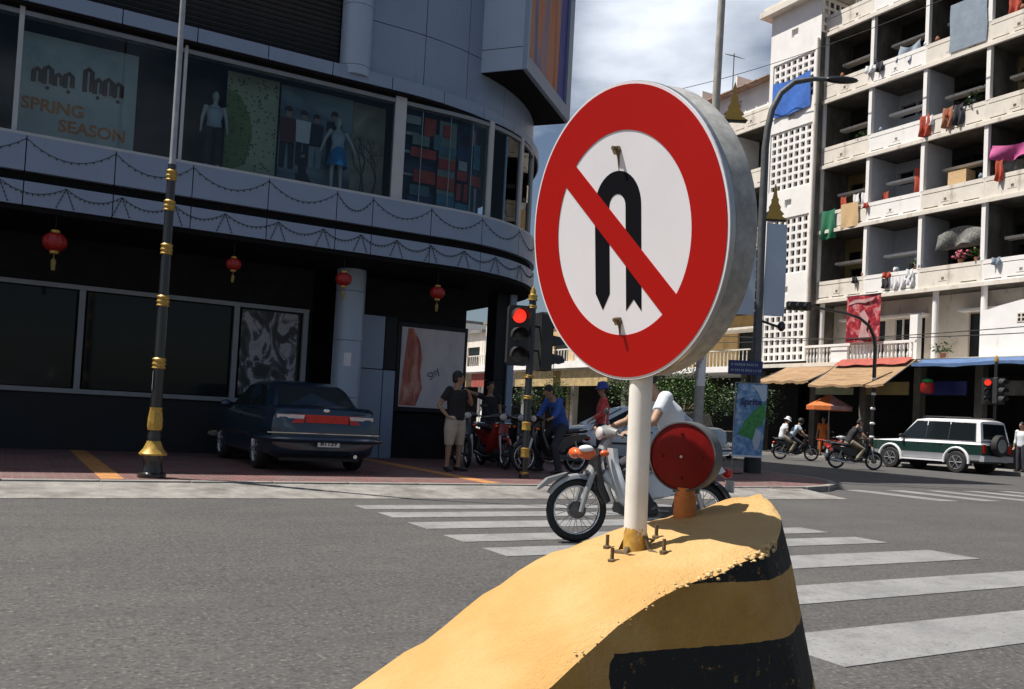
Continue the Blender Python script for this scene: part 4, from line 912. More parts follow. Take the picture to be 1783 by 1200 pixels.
cloth('hanging_shirt', 'dark shirt hung on the lowest parapet of the white bay', 25.75, 25.45, 7.55, 8.0, 'darkcl', wav=.05)
for k, (v, l) in enumerate(((25.3, 'white towel beside the dark shirt on the lowest parapet'), (24.95, 'wide white towel in the middle of the lowest parapet'), (24.5, 'last white towel near the post on the lowest parapet'))):
    cloth('hanging_towel', l, v, v - .28, 7.5 + .03 * k, 8.02, 'whitecl', wav=.04)
for v, l, m in ((19.9, 'white shirt on the top balcony line at the street end', 'whitecl'), (20.6, 'dark red shirt on the top balcony line', 'redcl'), (19.3, 'pale blue shirt on the top balcony line', 'shirtg')):
    cloth('hanging_shirt', l, v, v - .45, 17.75, 18.6, m, u=UF + .1, wav=.1)
for v, l, m in ((27.9, 'white shirt in the ochre balcony above the beige blanket', 'whitecl'), (27.45, 'second white shirt in the ochre balcony near the partition', 'whitecl'), (28.6, 'red shirt in the ochre balcony above the green cloth', 'redcl')):
    cloth('hanging_shirt', l, v, v - .3, 11.6, 12.2, m, u=UF + .35, wav=.05)
q = random.Random(21)
rown = ('lowest', 'second', 'third', 'fourth'); bayn = ('first', 'second', 'third', 'fourth', 'fifth')
seen = set()
for k in range(26):
    m_k, c_k = q.choice([('whitecl', 'white'), ('redcl', 'red'), ('darkcl', 'dark'), ('bluecl', 'grey-blue')]); r_ = q.randrange(4); v_ = q.uniform(18.9, 29.0); w_ = q.uniform(.22, .4); b_ = sum(v_ < x for x in Vs) - 1
    l_k = 'small %s garment on the %s balcony row, %s bay from the pierced tower' % (c_k, rown[r_], bayn[b_])
    if l_k in seen: continue
    seen.add(l_k); cloth('hanging_garment', l_k, v_, v_ - w_, Zs[r_] + q.uniform(.55, .8), Zs[r_] + 1.04 + q.choice((0, 0, .5)), m_k, u=UF + q.choice((-.2, .2, .5)), wav=.08, grp='small garments on the rails')
for k in range(16):
    r_ = q.randrange(4); v_ = q.uniform(18.9, 29.0); m_k, c_k = q.choice([('pot', 'brown clay'), ('darkcl', 'black'), ('bluecl', 'grey'), ('whitecl', 'white')]); b_ = sum(v_ < x for x in Vs) - 1
    l_k = 'small %s jar on the %s balcony row, %s bay from the pierced tower' % (c_k, rown[r_], bayn[b_])
    if l_k in seen: continue
    seen.add(l_k); t_ = thing('jar', l_k, 'jar', (UF - .06, v_, Zs[r_] + 1.0), 0, 'jars on the parapets')
    obj('jar_body', MB().lathe([(.05, 0), (.09, .06), (.09, .14), (.05, .2), (.06, .23)], n=12), m_k, t_, True)
tag(obj('cardboard_box', MB().box(UF + .1, UF + .7, 22.2, 23.0, 11.49, 12.1), 'beigecl'), 'pale cardboard box standing behind a dark balcony parapet', 'box')
def plant(label, v, z, mat, mat2, n=60, r=.28, u=UF + .12, cat='plant'):
    t = thing('balcony_plant', label, cat, (u, v, z), 0, 'potted plants on the balconies')
    obj('pot', MB().lathe([(.09, 0), (.13, .2), (.14, .22)], n=12), 'pot', t)
    lf = MB(); q = random.Random(int(v * 100))
    for i in range(n):
        p = Vector((q.gauss(0, r * .5), q.gauss(0, r * .5), .22 + abs(q.gauss(0, r * .6)))); a = Vector((q.uniform(-1, 1), q.uniform(-1, 1), q.uniform(-.5, 1))).normalized() * .11; b = a.cross(Vector((0, .3, 1))).normalized() * .05
        lf.add([p, p + a * .5 + b, p + a, p + a * .5 - b], [(0, 1, 2, 3)])
    obj('foliage', lf, mat, t)
    if mat2:
        fl = MB()
        for i in range(26): fl.ell((q.gauss(0, r * .5), q.gauss(0, r * .6), .3 + abs(q.gauss(0, r * .4))), (.06, .06, .05), 6, 4)
        obj('blossom', fl, mat2, t)
plant('pink flowering potted plant on the lowest balcony rail', 22.3, 8.2, 'leafd', 'flower')
plant('bright green potted plant right of the pink flowers', 21.6, 8.2, 'leaf', None, 90)
plant('yellow-green potted plant at the white bay partition', 24.3, 8.2, 'leaf', None, 50)
plant('dark bushy potted plant on the middle balcony rail', 27.2, 14.4, 'leafd', None, 80)
plant('dark trailing plant on the rail of the shaded middle bay', 22.0, 14.4, 'leafd', None, 110, .4)
plant('low dark shrub in a pot above the blue awning', 22.6, 4.36, 'leafd', None, 120, .4, UF - .4)
for v, l in ((27.6, 'grey air-conditioner unit near the tower on the roof terrace'), (25.9, 'dark air-conditioner unit in the middle of the roof terrace')):
    t = thing('air_conditioner', l, 'air conditioner', (UF + .3, v, 20.2), 0, 'roof terrace air conditioners')
    obj('casing', MB().box(-.2, .2, -.42, .42, .75, 1.4), 'conc', t); obj('stand', MB().box(-.15, .15, -.35, -.3, 0, .75).box(-.15, .15, .3, .35, 0, .75), 'greyp', t)
    obj('fan_grille', MB().lathe([(.24, -.215), (.24, -.202)], (0, -.05, 1.08), 20, 'x'), 'plastic', t)
# red hanging banner
rb = thing('hanging_banner', 'red printed advertising banner hung below the first balcony', 'banner', (UF - .25, 26.0, 7.1), 0)
obj('banner_cloth', MB().sheet(lambda a, b: (UF - .95 - .03 * math.sin(a * 6), 26.95 - 1.75 * a, 5.15 + 2.05 * b), 8, 8), 'redprint', rb, world=True)
obj('white_lettering', MB().poly([(.12, 1.66), (.6, 1.74), (1.0, 1.70), (1.4, 1.80), (1.5, 1.92), (1.0, 1.86), (.5, 1.88), (.2, 1.78)], FW(26.95, 5.15, UF - .99), -.01, 0), 'umbw', rb, world=True)
obj('white_figure', MB().poly([(.7, .2), (.85, .9), (.7, 1.25), (.95, 1.4), (1.2, 1.0), (1.1, .5), (1.3, .2)], FW(26.95, 5.15, UF - .985), -.01, 0), 'umbw', rb, world=True)
obj('top_rod', MB().cyl((UF - .95, 27.0, 7.21), (UF - .95, 25.15, 7.21), .02, n=8).cyl((UF - .95, 26.1, 7.21), (UF - .16, 26.1, 7.3), .015, n=6), 'greyp', rb, world=True)

# --- lower wing beyond the tower, with a sloping rust-coloured roof
wing = thing('apartment_wing', 'cream apartment wing with rust-coloured roof beyond the pierced tower', 'building', (33, 37, 0))
for r, z in enumerate(Zs[:4]):
    top = Zs[r + 1]
    obj('floor_slab', MB().box(UF - .1, UF + 6, 32.74, 43.8, z + .02, z + .2), 'walldirty', wing, world=True)
    for b in range(4):
        v0 = 43.75 - b * 2.75; parapet(v0 - .002, 2.746, z, 1.0, 'wallb', wing, seed=b + r * 2)
        obj('partition_wall', MB().box(UF - .1, UF + 1.7, v0 - .06, v0 + .06, z + .98, top), 'wall', wing, world=True)
    obj('back_wall', MB().box(UF + 1.7, UF + 1.9, 32.74, 43.8, z + .2, top), 'indark', wing, world=True)
obj('attic_wall', MB().relief(FW(43.8, 17.75), 11.0, 1.3, [(k * 2.4 + 1, k * 2.4 + 1.5, .4, .9) for k in range(4)], .15, .3), 'wall', wing, world=True)
obj('attic_mass', MB().box(UF + .32, UF + 6, 32.74, 43.8, 17.75, 19.0), 'wallb', wing, world=True)
rf = obj('roof', MB().poly([(-.5, 0), (7, 0), (7, 2.2), (3.2, 1.9)], lambda a, b, c: (UF + a, 32.76 + c, 19.05 + b * .55), 0, 11.2), 'terra', wing, world=True)
for k in range(14): obj('roof_sheet', MB().poly([(-.55, .01), (3.2, 1.04), (3.2, 1.10), (-.55, .07)], lambda a, b, c: (UF + a, 32.8 + k * .79 + c, 19.06 + b), 0, .70), 'terra', rf, world=True)
obj('first_floor_wall', MB().relief(FW(43.8, 4.3, UF + .9), 11.0, 2.9, [(1.2, 2.6, .1, 1.9), (4.4, 5.6, .9, 2.0), (8.2, 10.0, .4, 2.0)], .2, .3), 'yellow', wing, world=True)
for x0, x1, b0, b1 in ((1.2, 2.6, .1, 1.9), (4.4, 5.6, .9, 2.0), (8.2, 10.0, .4, 2.0)): obj('window_pane', MB().poly([(x0, b0), (x1, b0), (x1, b1), (x0, b1)], FW(43.8, 4.3, UF + .9), .14, .17), 'shopglass', wing, world=True)
obj('canopy', MB().box(UF - .4, UF + .9, 32.74, 43.8, 6.25, 6.36), 'wallb', wing, world=True)
obj('balcony_slab', MB().box(UF - 1.0, UF + 3, 32.74, 43.8, 4.0, 4.30), 'wall', wing, world=True)
for k in range(40): obj('baluster', MB().box(UF - .92, UF - .88, 33.0 + k * .27, 33.04 + k * .27, 4.30, 5.1), 'wallb', wing, world=True)
obj('balcony_rail', MB().box(UF - .95, UF - .85, 32.8, 43.7, 5.1, 5.16), 'wallb', wing, world=True)
for v in (34, 37.5, 41, 43.6): obj('shop_pier', MB().box(UF - .1, UF + .3, v - .2, v + .2, .1, 4.0), 'walldirty', wing, world=True)
obj('shop_back', MB().box(UF + 2.6, UF + 2.8, 32.8, 43.8, .1, 4.0), 'darkwall', wing, world=True)
# tv antenna
an = thing('tv_antenna', 'thin television antenna on the rust-coloured roof', 'antenna', (UF + 1.5, 37.5, 19.7))
obj('mast', MB().cyl((0, 0, -.2), (0, 0, 2.6), .03, n=6), 'greyp', an); obj('boom', MB().cyl((0, -.5, 2.2), (0, .6, 2.75), .02, n=6), 'greyp', an)
for k in range(5): obj('element', MB().cyl((-.45 + .05 * k, -.4 + k * .22, 2.25 + k * .11), (.45 - .05 * k, -.4 + k * .22, 2.25 + k * .11), .014, n=5), 'greyp', an)

# --- shophouse row further along the side street
def shophouse(v0, v1, h, wallm, label, sign, k):
    t = thing('shophouse', label, 'building', (UF, (v0 + v1) / 2, 0), 0, 'shophouses along the side street')
    W = v1 - v0; pt = lambda n, mb, m: obj(n, mb, m, t, world=True)
    rc = [(W * .12, W * .40, 1.0, 2.5), (W * .56, W * .88, .5, 2.5)]
    if h > 9: rc += [(W * .15, W * .4, 4.3, 5.7), (W * .6, W * .85, 4.3, 5.7)]
    pt('wall', MB().relief(FW(v1, 4.2), W, h - 4.2, rc, .2, .3), wallm)
    for q in rc: pt('window', MB().poly([(q[0], q[2]), (q[1], q[2]), (q[1], q[3]), (q[0], q[3])], FW(v1, 4.2), .15, .18), 'shopglass')
    pt('mass', MB().box(UF + .32, UF + 9, v0, v1, 3.6, h), wallm); pt('canopy', MB().box(UF - 1.6, UF + .0, v0 + .02, v1 - .02, 4.5, 4.95), 'wall')
    pt('shop_sign', MB().box(UF - 1.3, UF - 1.2, v0 + .4, v1 - .4, 3.35, 4.4), sign); pt('shop_back', MB().box(UF + 2.5, UF + 2.6, v0, v1, .1, 3.6), 'darkwall')
    for v in (v0 + .2, v1 - .2): pt('pier', MB().box(UF - .2, UF + .2, v - .18, v + .18, .1, 4.2), wallm)
    pt('roof', MB().box(UF - .3, UF + 9.2, v0 - .0, v1 - .01, h, h + .25), 'conc')
    for j in range(int(W / .35)): pt('baluster', MB().box(UF - 1.5, UF - 1.45, v0 + .2 + j * .35, v0 + .25 + j * .35, 4.95, 5.7), 'wallb')
    pt('balcony_rail', MB().box(UF - 1.52, UF - 1.43, v0 + .1, v1 - .1, 5.7, 5.78), 'wallb')
hs_ = [(43.9, 50, 8.2, 'wallb', 'cream shophouse directly past the apartment wing', 'signcream'), (50.1, 56, 7.9, 'yellow', 'ochre shophouse second past the apartment wing', 'signcream'), (56.1, 63, 8.4, 'wall', 'white shophouse third past the apartment wing', 'redstripe'),
       (63.1, 70, 7.8, 'wallb', 'cream shophouse fourth past the apartment wing', 'signcream'), (70.1, 78, 9.2, 'wall', 'taller pale shophouse near the end of the street', 'tan'), (78.1, 88, 8.0, 'yellow', 'ochre shophouse at the far end of the street', 'redstripe')]
for k, a in enumerate(hs_): shophouse(*a, k)
t = thing('end_building', 'pale building closing the far end of the side street', 'building', (22, 96, 0))
obj('wall', MB().relief(frame((4, 95, 0), (1, 0, 0), (0, 0, 1)), 30, 8, [(2 + k * 4, 4 + k * 4, 4.5, 6.3) for k in range(7)] + [(1 + k * 5, 4.5 + k * 5, .1, 3.4) for k in range(6)], .4, .6), 'wallb', t, world=True)
for k in range(7): obj('window', MB().box(6 + k * 4, 8 + k * 4, 95.3, 95.35, 4.5, 6.3), 'shopglass', t, world=True)
obj('roof', MB().box(3.5, 34.5, 94.5, 99, 8, 8.4), 'terra', t, world=True)

# ================================================================== trees
def tree(label, x, y, h, cr, seed, mat='leaf'):
    t = thing('street_tree', label, 'tree', (x, y, .1), 0, 'small street trees')
    q = random.Random(seed); tr = MB(); tr.tube([(0, 0, -.05), (.05, .03, h * .3), (.0, .08, h * .55)], [.11, .085, .06], 10)
    tips = []
    for i in range(7):
        a = 2 * PI * i / 7 + q.uniform(-.3, .3); l = cr * q.uniform(.5, .9); e = Vector((math.cos(a) * l, math.sin(a) * l, h * q.uniform(.6, .95))); tr.tube([(0, .05, h * .45), (e.x * .5, e.y * .5, h * .62), e], [.05, .035, .012], 6); tips.append(e)
    obj('trunk', tr, 'bark', t, True)
    lf = MB(); cl = [e + Vector((q.uniform(-.3, .3), q.uniform(-.3, .3), q.uniform(-.4, .3))) * cr * .6 for e in tips for _ in range(3)]
    for c in cl:
        for _ in range(150):
            p = c + Vector((q.gauss(0, 1), q.gauss(0, 1), q.gauss(0, .8))) * cr * .19
            a = Vector((q.uniform(-1, 1), q.uniform(-1, 1), q.uniform(-.8, .5))).normalized() * q.uniform(.09, .17); b = a.cross(Vector((q.uniform(-.4, .4), .2, 1))).normalized() * .045
            lf.add([p, p + a * .5 + b, p + a, p + a * .5 - b], [(0, 1, 2, 3)])
    obj('crown', lf, mat, t, fix=False)
tree('leafy green tree by the white-wrapped pole', 26.0, 30.5, 3.2, 1.7, 1)
tree('smaller dark tree beside the tan awning', 30.9, 31.6, 3.1, 1.3, 2, 'leafd')
tree('yellow-green tree behind the rider in the white shirt', 26.2, 33.4, 3.4, 1.6, 3)
tree('dark street tree near the ochre shophouse', 30.8, 50, 3.6, 1.8, 4, 'leafd')

# ================================================================== street furniture
def ring_profile(zs, r, dr=.02, h=.09): return [(r, zs - h / 2), (r + dr, zs - h / 3), (r + dr * .6, zs), (r + dr, zs + h / 3), (r, zs + h / 2)]
# ornate lamp post
lp = thing('lamp_post', 'tall black and gold ornate lamp post standing on the brick pavement', 'lamp post', (1.62, 11.8, .1))
obj('base', MB().lathe([(.17, 0), (.17, .05), (.13, .07), (.11, .18), (.12, .26), (.135, .30)], n=20), 'blackgl', lp, True)
obj('gold_skirt', MB().lathe([(.165, .28), (.17, .30), (.12, .36), (.085, .44), (.08, .46)], n=12), 'gold', lp, 25)
obj('neck', MB().lathe([(.08, .45), (.085, .52), (.07, .58), (.075, .60)], n=18), 'blackgl', lp, True)
obj('gold_vase', MB().lathe([(.082, .59), (.092, .64), (.088, .74), (.072, .85), (.076, .87)], n=10), 'gold', lp, 25)
obj('shaft', MB().lathe([(.07, .86), (.068, 1.3), (.062, 2.2), (.056, 3.3), (.05, 3.92)], n=20), 'blackgl', lp, True)
obj('painted_mark', MB().sheet(lambda a, b: (-.0705 * math.cos(R(-20 + 26 * a)), -.0705 * math.sin(R(-20 + 26 * a) + .8), 1.08 + .24 * b), 4, 2), 'whitecl', lp)
for z in (1.42, 2.20, 2.85, 3.40, 3.78):
    r = .068 - (z - 1) * .006
    obj('gold_band', MB().lathe([(r, z - .07), (r + .018, z - .06), (r + .006, z - .035), (r + .018, z - .01), (r + .006, z + .02), (r + .020, z + .05), (r, z + .07)], n=18), 'gold', lp, 25)
obj('upper_pole', MB().lathe([(.05, 3.90), (.038, 3.96), (.034, 6.5), (.028, 8.6)], n=16), 'silverp', lp, True)
arm = [(0, 0, 8.55), (.02, -.1, 8.95), (.12, -.45, 9.35), (.28, -1.0, 9.6), (.45, -1.6, 9.7)]
obj('lamp_arm', MB().tube(arm, .026, 10), 'silverp', lp, True); obj('lamp_head', MB().ell((.56, -1.95, 9.70), (.14, .40, .09), 14, 8), 'silverp', lp, True)
# traffic signal on the pavement corner
def signal_head(par, c, ax, lit, horiz=False):
    """three-lamp head, lenses facing direction ax (unit, horizontal)"""
    ax = Vector(ax).normalized(); rt = ax.cross(Vector((0, 0, 1))); up = Vector((0, 0, 1))
    if horiz: rt, up = up, rt
    c = Vector(c)
    def q(a, b, d): return tuple(c + rt * a + up * b + ax * d)
    hd = MB().poly([(-.15, -.48), (.15, -.48), (.17, -.44), (.17, .44), (.15, .48), (-.15, .48), (-.17, .44), (-.17, -.44)], q, .09, -.12)
    o = obj('signal_head', hd, 'plastic', par, world=True)
    for k in (-1, 0, 1):
        b = k * .31; n = 20
        vs = [q(.115 * math.cos(2 * PI * i / n), b + .115 * math.sin(2 * PI * i / n), .095) for i in range(n)] + [q(.07 * math.cos(2 * PI * i / n), b + .07 * math.sin(2 * PI * i / n), .12) for i in range(n)]
        obj('signal_lens', MB().add(vs, [(i, (i + 1) % n, n + (i + 1) % n, n + i) for i in range(n)] + [tuple(range(n, 2 * n))]), 'redlamp' if (k == 1 and lit) else 'lampoff', o, True, world=True)
        m = 13; a0 = R(-10); vs = []
        for j, d in ((0, .09), (1, .34)):
            for i in range(m):
                a = a0 + (PI - 2 * a0) * i / (m - 1); rr = .135
                vs.append(q(rr * math.cos(a), b + rr * math.sin(a) - j * .03, d - (.12 if j and (i in (0, m - 1)) else 0)))
        vis = MB().add(vs, [(i, i + 1, m + i + 1, m + i) for i in range(m - 1)]); vis.add([tuple(Vector(p) * 1 + (c - Vector(p)).normalized() * .006) for p in vs], [(i, i + 1, m + i + 1, m + i) for i in range(m - 1)])
        obj('visor', vis, 'plastic', o, True, world=True)
    return o
ts = thing('traffic_signal', 'black and gold traffic signal post with red light lit beside the store', 'traffic signal', (7.38, 12.5, .1))
obj('post', MB().lathe([(.085, 0), (.085, .06), (.06, .09), (.06, 2.95), (.05, 2.97)], n=18), 'blackgl', ts, True)
for z, h in ((.06, .10), (.42, .16), (.85, .14), (1.32, .06), (1.66, .05), (2.80, .06), (2.95, .10)):
    obj('gold_band', MB().lathe([(.06, z - h / 2), (.078, z - h / 2 + .01), (.070, z), (.078, z + h / 2 - .01), (.06, z + h / 2)], n=18), 'gold', ts, 25)
obj('finial', MB().lathe([(.06, 3.0), (.045, 3.03), (.05, 3.06), (.012, 3.13), (.004, 3.16)], n=14), 'gold', ts, True)
signal_head(ts, (7.08, 12.42, 2.40), (-.35, -.94, 0), True); signal_head(ts, (7.70, 12.62, 2.36), (.95, -.10, 0), False)
for z in (2.2, 2.6): obj('bracket', MB().cyl((7.1, 12.44, z), (7.68, 12.6, z), .025, n=8), 'plastic', ts, world=True)
# concrete pole with pasted paper and a gold ornament
pa = thing('utility_pole', 'tall round concrete pole wrapped in pasted white bills', 'pole', (13.47, 15.3, .1))
obj('shaft', MB().tube([(0, 0, 0), (-.02, -.06, 3), (-.03, -.25, 12.5)], [.115, .105, .075], 18), 'cpole', pa, True)
obj('pasted_bills', MB().lathe([(.1085, 1.9), (.1075, 3.1)], (-.012, -.05, 0), 18, cap=False), 'whitecl', pa, True)
def ornament(par, c, s, world=True):
    """flame-shaped gilded ornament built of stacked leaf tiers"""
    g = MB(); c = Vector(c); ax = Vector((.87, -.49, 0))
    for k, (w, h0, h1) in enumerate(((.50, 0, .34), (.36, .22, .62), (.22, .48, .95), (.10, .80, 1.40))):
        prf = [(-w, h0), (-w * .55, (h0 + h1) / 2 - .05), (-w * .60, (h0 + h1) / 2 + .08), (0, h1), (w * .60, (h0 + h1) / 2 + .08), (w * .55, (h0 + h1) / 2 - .05), (w, h0)]
        th = .11 - .022 * k; g.poly([(a * s, b * s) for a, b in prf], lambda a, b, d: tuple(c + ax * a + Vector((0, 0, b)) + Vector((.49, .87, 0)) * d), -th * s, th * s)
    obj('gilded_ornament', g, 'gold', par, world=world); obj('ornament_base', MB().obox(c + Vector((0, 0, -.03 * s)), (.9 * s, .12 * s, .08 * s), Matrix.Rotation(-R(29.5), 3, 'Z')), 'blackgl', par, world=world)
ornament(pa, (13.78, 14.90, 8.0), .62)
# curved-arm lamp post with banners
pbx = thing('banner_lamp_post', 'dark lamp post with curved arm, gilded ornament and pale banners', 'lamp post', (15.05, 15.15, .1))
obj('shaft', MB().tube([(0, 0, 0), (0, 0, .9), (-.02, 0, 4), (-.08, -.06, 7.6)], [.125, .115, .10, .085], 16), 'greyp', pbx, True)
obj('base', MB().lathe([(.2, 0), (.2, .3), (.17, .42), (.12, .5)], n=18), 'plastic', pbx, True)
a_ = [(-.08, -.06, 7.55), (-.07, -.10, 8.0), (.0, -.14, 8.45), (.16, -.24, 8.85), (.42, -.40, 9.12), (.8, -.62, 9.22), (1.05, -.77, 9.22)]
obj('curved_arm', MB().tube(a_, [.085, .08, .075, .07, .065, .055, .05], 12), 'greyp', pbx, True)
obj('lamp_head', MB().ell((1.35, -.95, 9.22), (.40, .12, .085), 16, 8, Matrix.Rotation(-R(29.5), 3, 'Z')), 'blackgl', pbx, True)
ornament(pbx, (15.26, 15.0, 6.0), .60)
for sx, l in ((.10, .48), (-.52, .40)):
    P_ = frame((15.02 + .87 * sx, 15.12 - .49 * sx, 3.75), (.87, -.49, 0), (0, 0, 1)); H_ = 2.15
    m = MB().sheet(lambda a, b: P_(l * a, H_ * b, .03 * math.sin(a * 3 + b * 5)), 6, 12); m.sheet(lambda a, b: P_(l * a, H_ * b, .012 + .03 * math.sin(a * 3 + b * 5)), 6, 12)
    obj('banner', m, 'bannerc', pbx, True, world=True)
for k in range(9): obj('banner_tie', MB().obox((14.93, 15.17, 3.85 + k * .24), (.05, .03, .05)), 'whitecl', pbx, world=True)
obj('side_bracket', MB().cyl((14.98, 15.13, 3.65), (15.45, 14.9, 3.5), .03, n=8).ell((15.5, 14.87, 3.52), (.09, .09, .12)), 'blackgl', pbx, world=True)
# street name plate
sn = thing('street_name_sign', 'small dark blue street name plate on the banner lamp post', 'street sign', (14.6, 15.0, 2.4))
PS = frame((14.17, 15.14, 2.33), (.87, -.49, 0), (0, 0, 1))
obj('plate', MB().poly([(0, 0), (.78, 0), (.78, .32), (0, .32)], PS, 0, .025), 'bluesign', sn, world=True)
tx = MB(); q = random.Random(2)
for b, n_ in ((.20, 15), (.07, 21)):
    x = .06
    for i in range(n_):
        w_ = q.uniform(.015, .035); tx.poly([(x, b), (x + w_, b), (x + w_, b + .045), (x + w_ * .6, b + .06), (x, b + .045)], PS, -.004, -.001); x += w_ + (.012 if q.random() < .8 else .03)
        if x > .72: break
obj('lettering', tx, 'bluecl', sn, world=True); obj('clamp', MB().obox((15.0, 15.13, 2.5), (.26, .26, .05), Matrix.Rotation(-R(29.5), 3, 'Z')), 'plastic', sn, world=True)
# soft-drink banner on a stand
sb = thing('drink_banner', 'tall blue soft drink banner with green bottle on a thin stand', 'banner', (14.35, 14.55, .1))
P_ = frame((14.02, 14.74, .50), (.87, -.49, 0), (0, 0, 1))
def wv(a, b): return .03 * math.sin(b * 4 + a * 2)
m = MB().sheet(lambda a, b: P_(.66 * a + .06 * b, 1.60 * b, wv(a, b)), 8, 16); m.sheet(lambda a, b: P_(.66 * a + .06 * b, 1.60 * b, wv(a, b) + .006), 8, 16)
bn = obj('banner_cloth', m, 'softprint', sb, True, world=True)
def Q2(a, b, c): return P_(a + .06 * b / 1.6, b, c + wv(a / .66, b / 1.6))
obj('green_bottle', MB().poly([(.62, 1.22), (.40, 1.02), (.22, .78), (.10, .48), (.30, .42), (.44, .36), (.46, .62), (.60, .70), (.66, .95)], Q2, -.012, -.004), M('green_print', (.04, .24, .06), .5, var=.4, scale=14), bn, world=True)
obj('white_splash', MB().poly([(.48, .62), (.60, .55), (.58, .22), (.50, .12), (.42, .34)], Q2, -.014, -.005), 'bannerc', bn, world=True)
obj('white_corner', MB().poly([(.30, 1.58), (.64, 1.58), (.64, 1.25), (.56, 1.22), (.45, 1.42)], Q2, -.012, -.004), 'bannerc', bn, world=True)
obj('lettering', put_text(MB(), 'Sprite', .20, Q2, .08, 1.14, -.016, bold=.009), M('navy_ink', (.02, .04, .13), .5), bn, world=True)
obj('bottom_hem', MB().poly([(-.02, -.02), (.68, -.02), (.68, .02), (-.02, .02)], P_, -.012, .012), 'whitecl', sb, world=True)
obj('stand', MB().cyl(P_(.0, -.40, .03), P_(.02, 1.62, .03), .012, n=8).cyl(P_(.02, 1.62, .03), P_(.72, 1.62, .03), .01, n=8).cyl(P_(.0, 0, .03), P_(.66, 0, .03), .01, n=8), 'silverp', sb, world=True)
obj('foot', MB().obox(P_(.0, -.385, .03), (.34, .34, .03)), 'plastic', sb, world=True)
# mast-arm signal across the street
ms = thing('mast_arm_signal', 'black mast-arm traffic signal curving over the side street', 'traffic signal', (30.55, 24.2, .12))
obj('post', MB().tube([(0, 0, 0), (0, 0, 4.6), (-.06, .03, 5.0), (-.25, .13, 5.45), (-.6, .32, 5.75), (-1.1, .55, 5.9), (-2.9, 1.35, 6.15)], [.09, .075, .07, .065, .06, .055, .04], 12), 'blackgl', ms, True)
for z in (.5, .95, 1.5, 2.1, 2.7, 3.3): obj('pale_band', MB().lathe([(.085, z - .05), (.105, z), (.085, z + .05)], n=14), 'whitecl' if z > .9 else 'gold', ms, True)
signal_head(ms, (30.55 - 2.95, 24.2 + 1.40, 6.2), (-.55, -.83, 0), False, True)
# second signal behind the white off-roader
s2 = thing('kerbside_signal', 'black kerbside traffic signal behind the white off-roader, red lamp lit', 'traffic signal', (31.0, 19.35, .12))
obj('post', MB().lathe([(.08, 0), (.06, .1), (.06, 3.9)], n=12), 'blackgl', s2, True); obj('finial', MB().lathe([(.07, 3.9), (.08, 3.98), (.01, 4.15)], n=12), 'gold', s2, True)
signal_head(s2, (30.9, 19.6, 2.95), (-.8, -.6, 0), True); signal_head(s2, (30.8, 19.1, 2.95), (-.3, -.95, 0), False)
# umbrella stall
um = thing('parasol', 'orange and pinkish white market parasol on the far pavement', 'parasol', (31.0, 26.8, .12))
for k in range(8):
    a0, a1 = 2 * PI * k / 8, 2 * PI * (k + 1) / 8; r = .95
    vs = [(0, 0, 2.72), (r * math.cos(a0), r * math.sin(a0), 2.18), (r * math.cos(a1), r * math.sin(a1), 2.18), (r * .99 * math.cos(a1), r * .99 * math.sin(a1), 2.0), (r * .99 * math.cos(a0), r * .99 * math.sin(a0), 2.0)]
    obj('canopy_panel', MB().add(vs, [(0, 1, 2), (1, 4, 3, 2)]), 'umbo' if k in (3, 4, 0, 7) else 'umbw', um)
obj('pole', MB().cyl((0, 0, 0), (0, 0, 2.72), .025, n=8), 'silverp', um); obj('foot', MB().lathe([(.22, 0), (.22, .06), (.04, .1)], n=14), 'conc', um)
tb = thing('vendor_table', 'small vendor table under the orange parasol', 'table', (31.1, 26.7, .12))
obj('table_top', MB().box(-.35, .35, -.5, .5, .7, .74), 'redcl', tb)
for x in (-.3, .3):
    for y in (-.45, .45): obj('leg', MB().cyl((x, y, 0), (x, y, .7), .02, n=6), 'steel', tb)
# small red and green lantern sign under the blue awning
lg = thing('red_green_lantern', 'red barrel lantern with green cap under the blue awning', 'lantern', (31.9, 22.75, 3.2))
obj('drum', MB().lathe([(.2, -.28), (.26, -.2), (.26, .12), (.22, .16)], n=16), 'lantern', lg, True); obj('cap', MB().lathe([(.24, .16), (.2, .28), (.02, .32)], n=16), M('green_plastic', (.03, .3, .08), .5), lg, True); obj('cord', MB().cyl((0, 0, .3), (0, 0, .86), .01, n=6), 'wire', lg)
# overhead cables along the right-hand block
for k, (z0, z1, s_) in enumerate(((5.6, 5.75, .35), (5.2, 6.3, .5), (19.2, 19.9, .9))):
    pts_ = [(32.0 - .3 * k, 12 + 27 * i / 24, z0 + (z1 - z0) * i / 24 - s_ * 4 * (i / 24) * (1 - i / 24)) for i in range(25)]
    tag(obj('overhead_cable', MB().tube(pts_, .018, 6), 'wire', None), ('sagging black cable strung just above the awnings', 'second cable crossing the red banner at a slant', 'thick drooping cable strung across the top balconies')[k], 'cable', 'overhead cables')

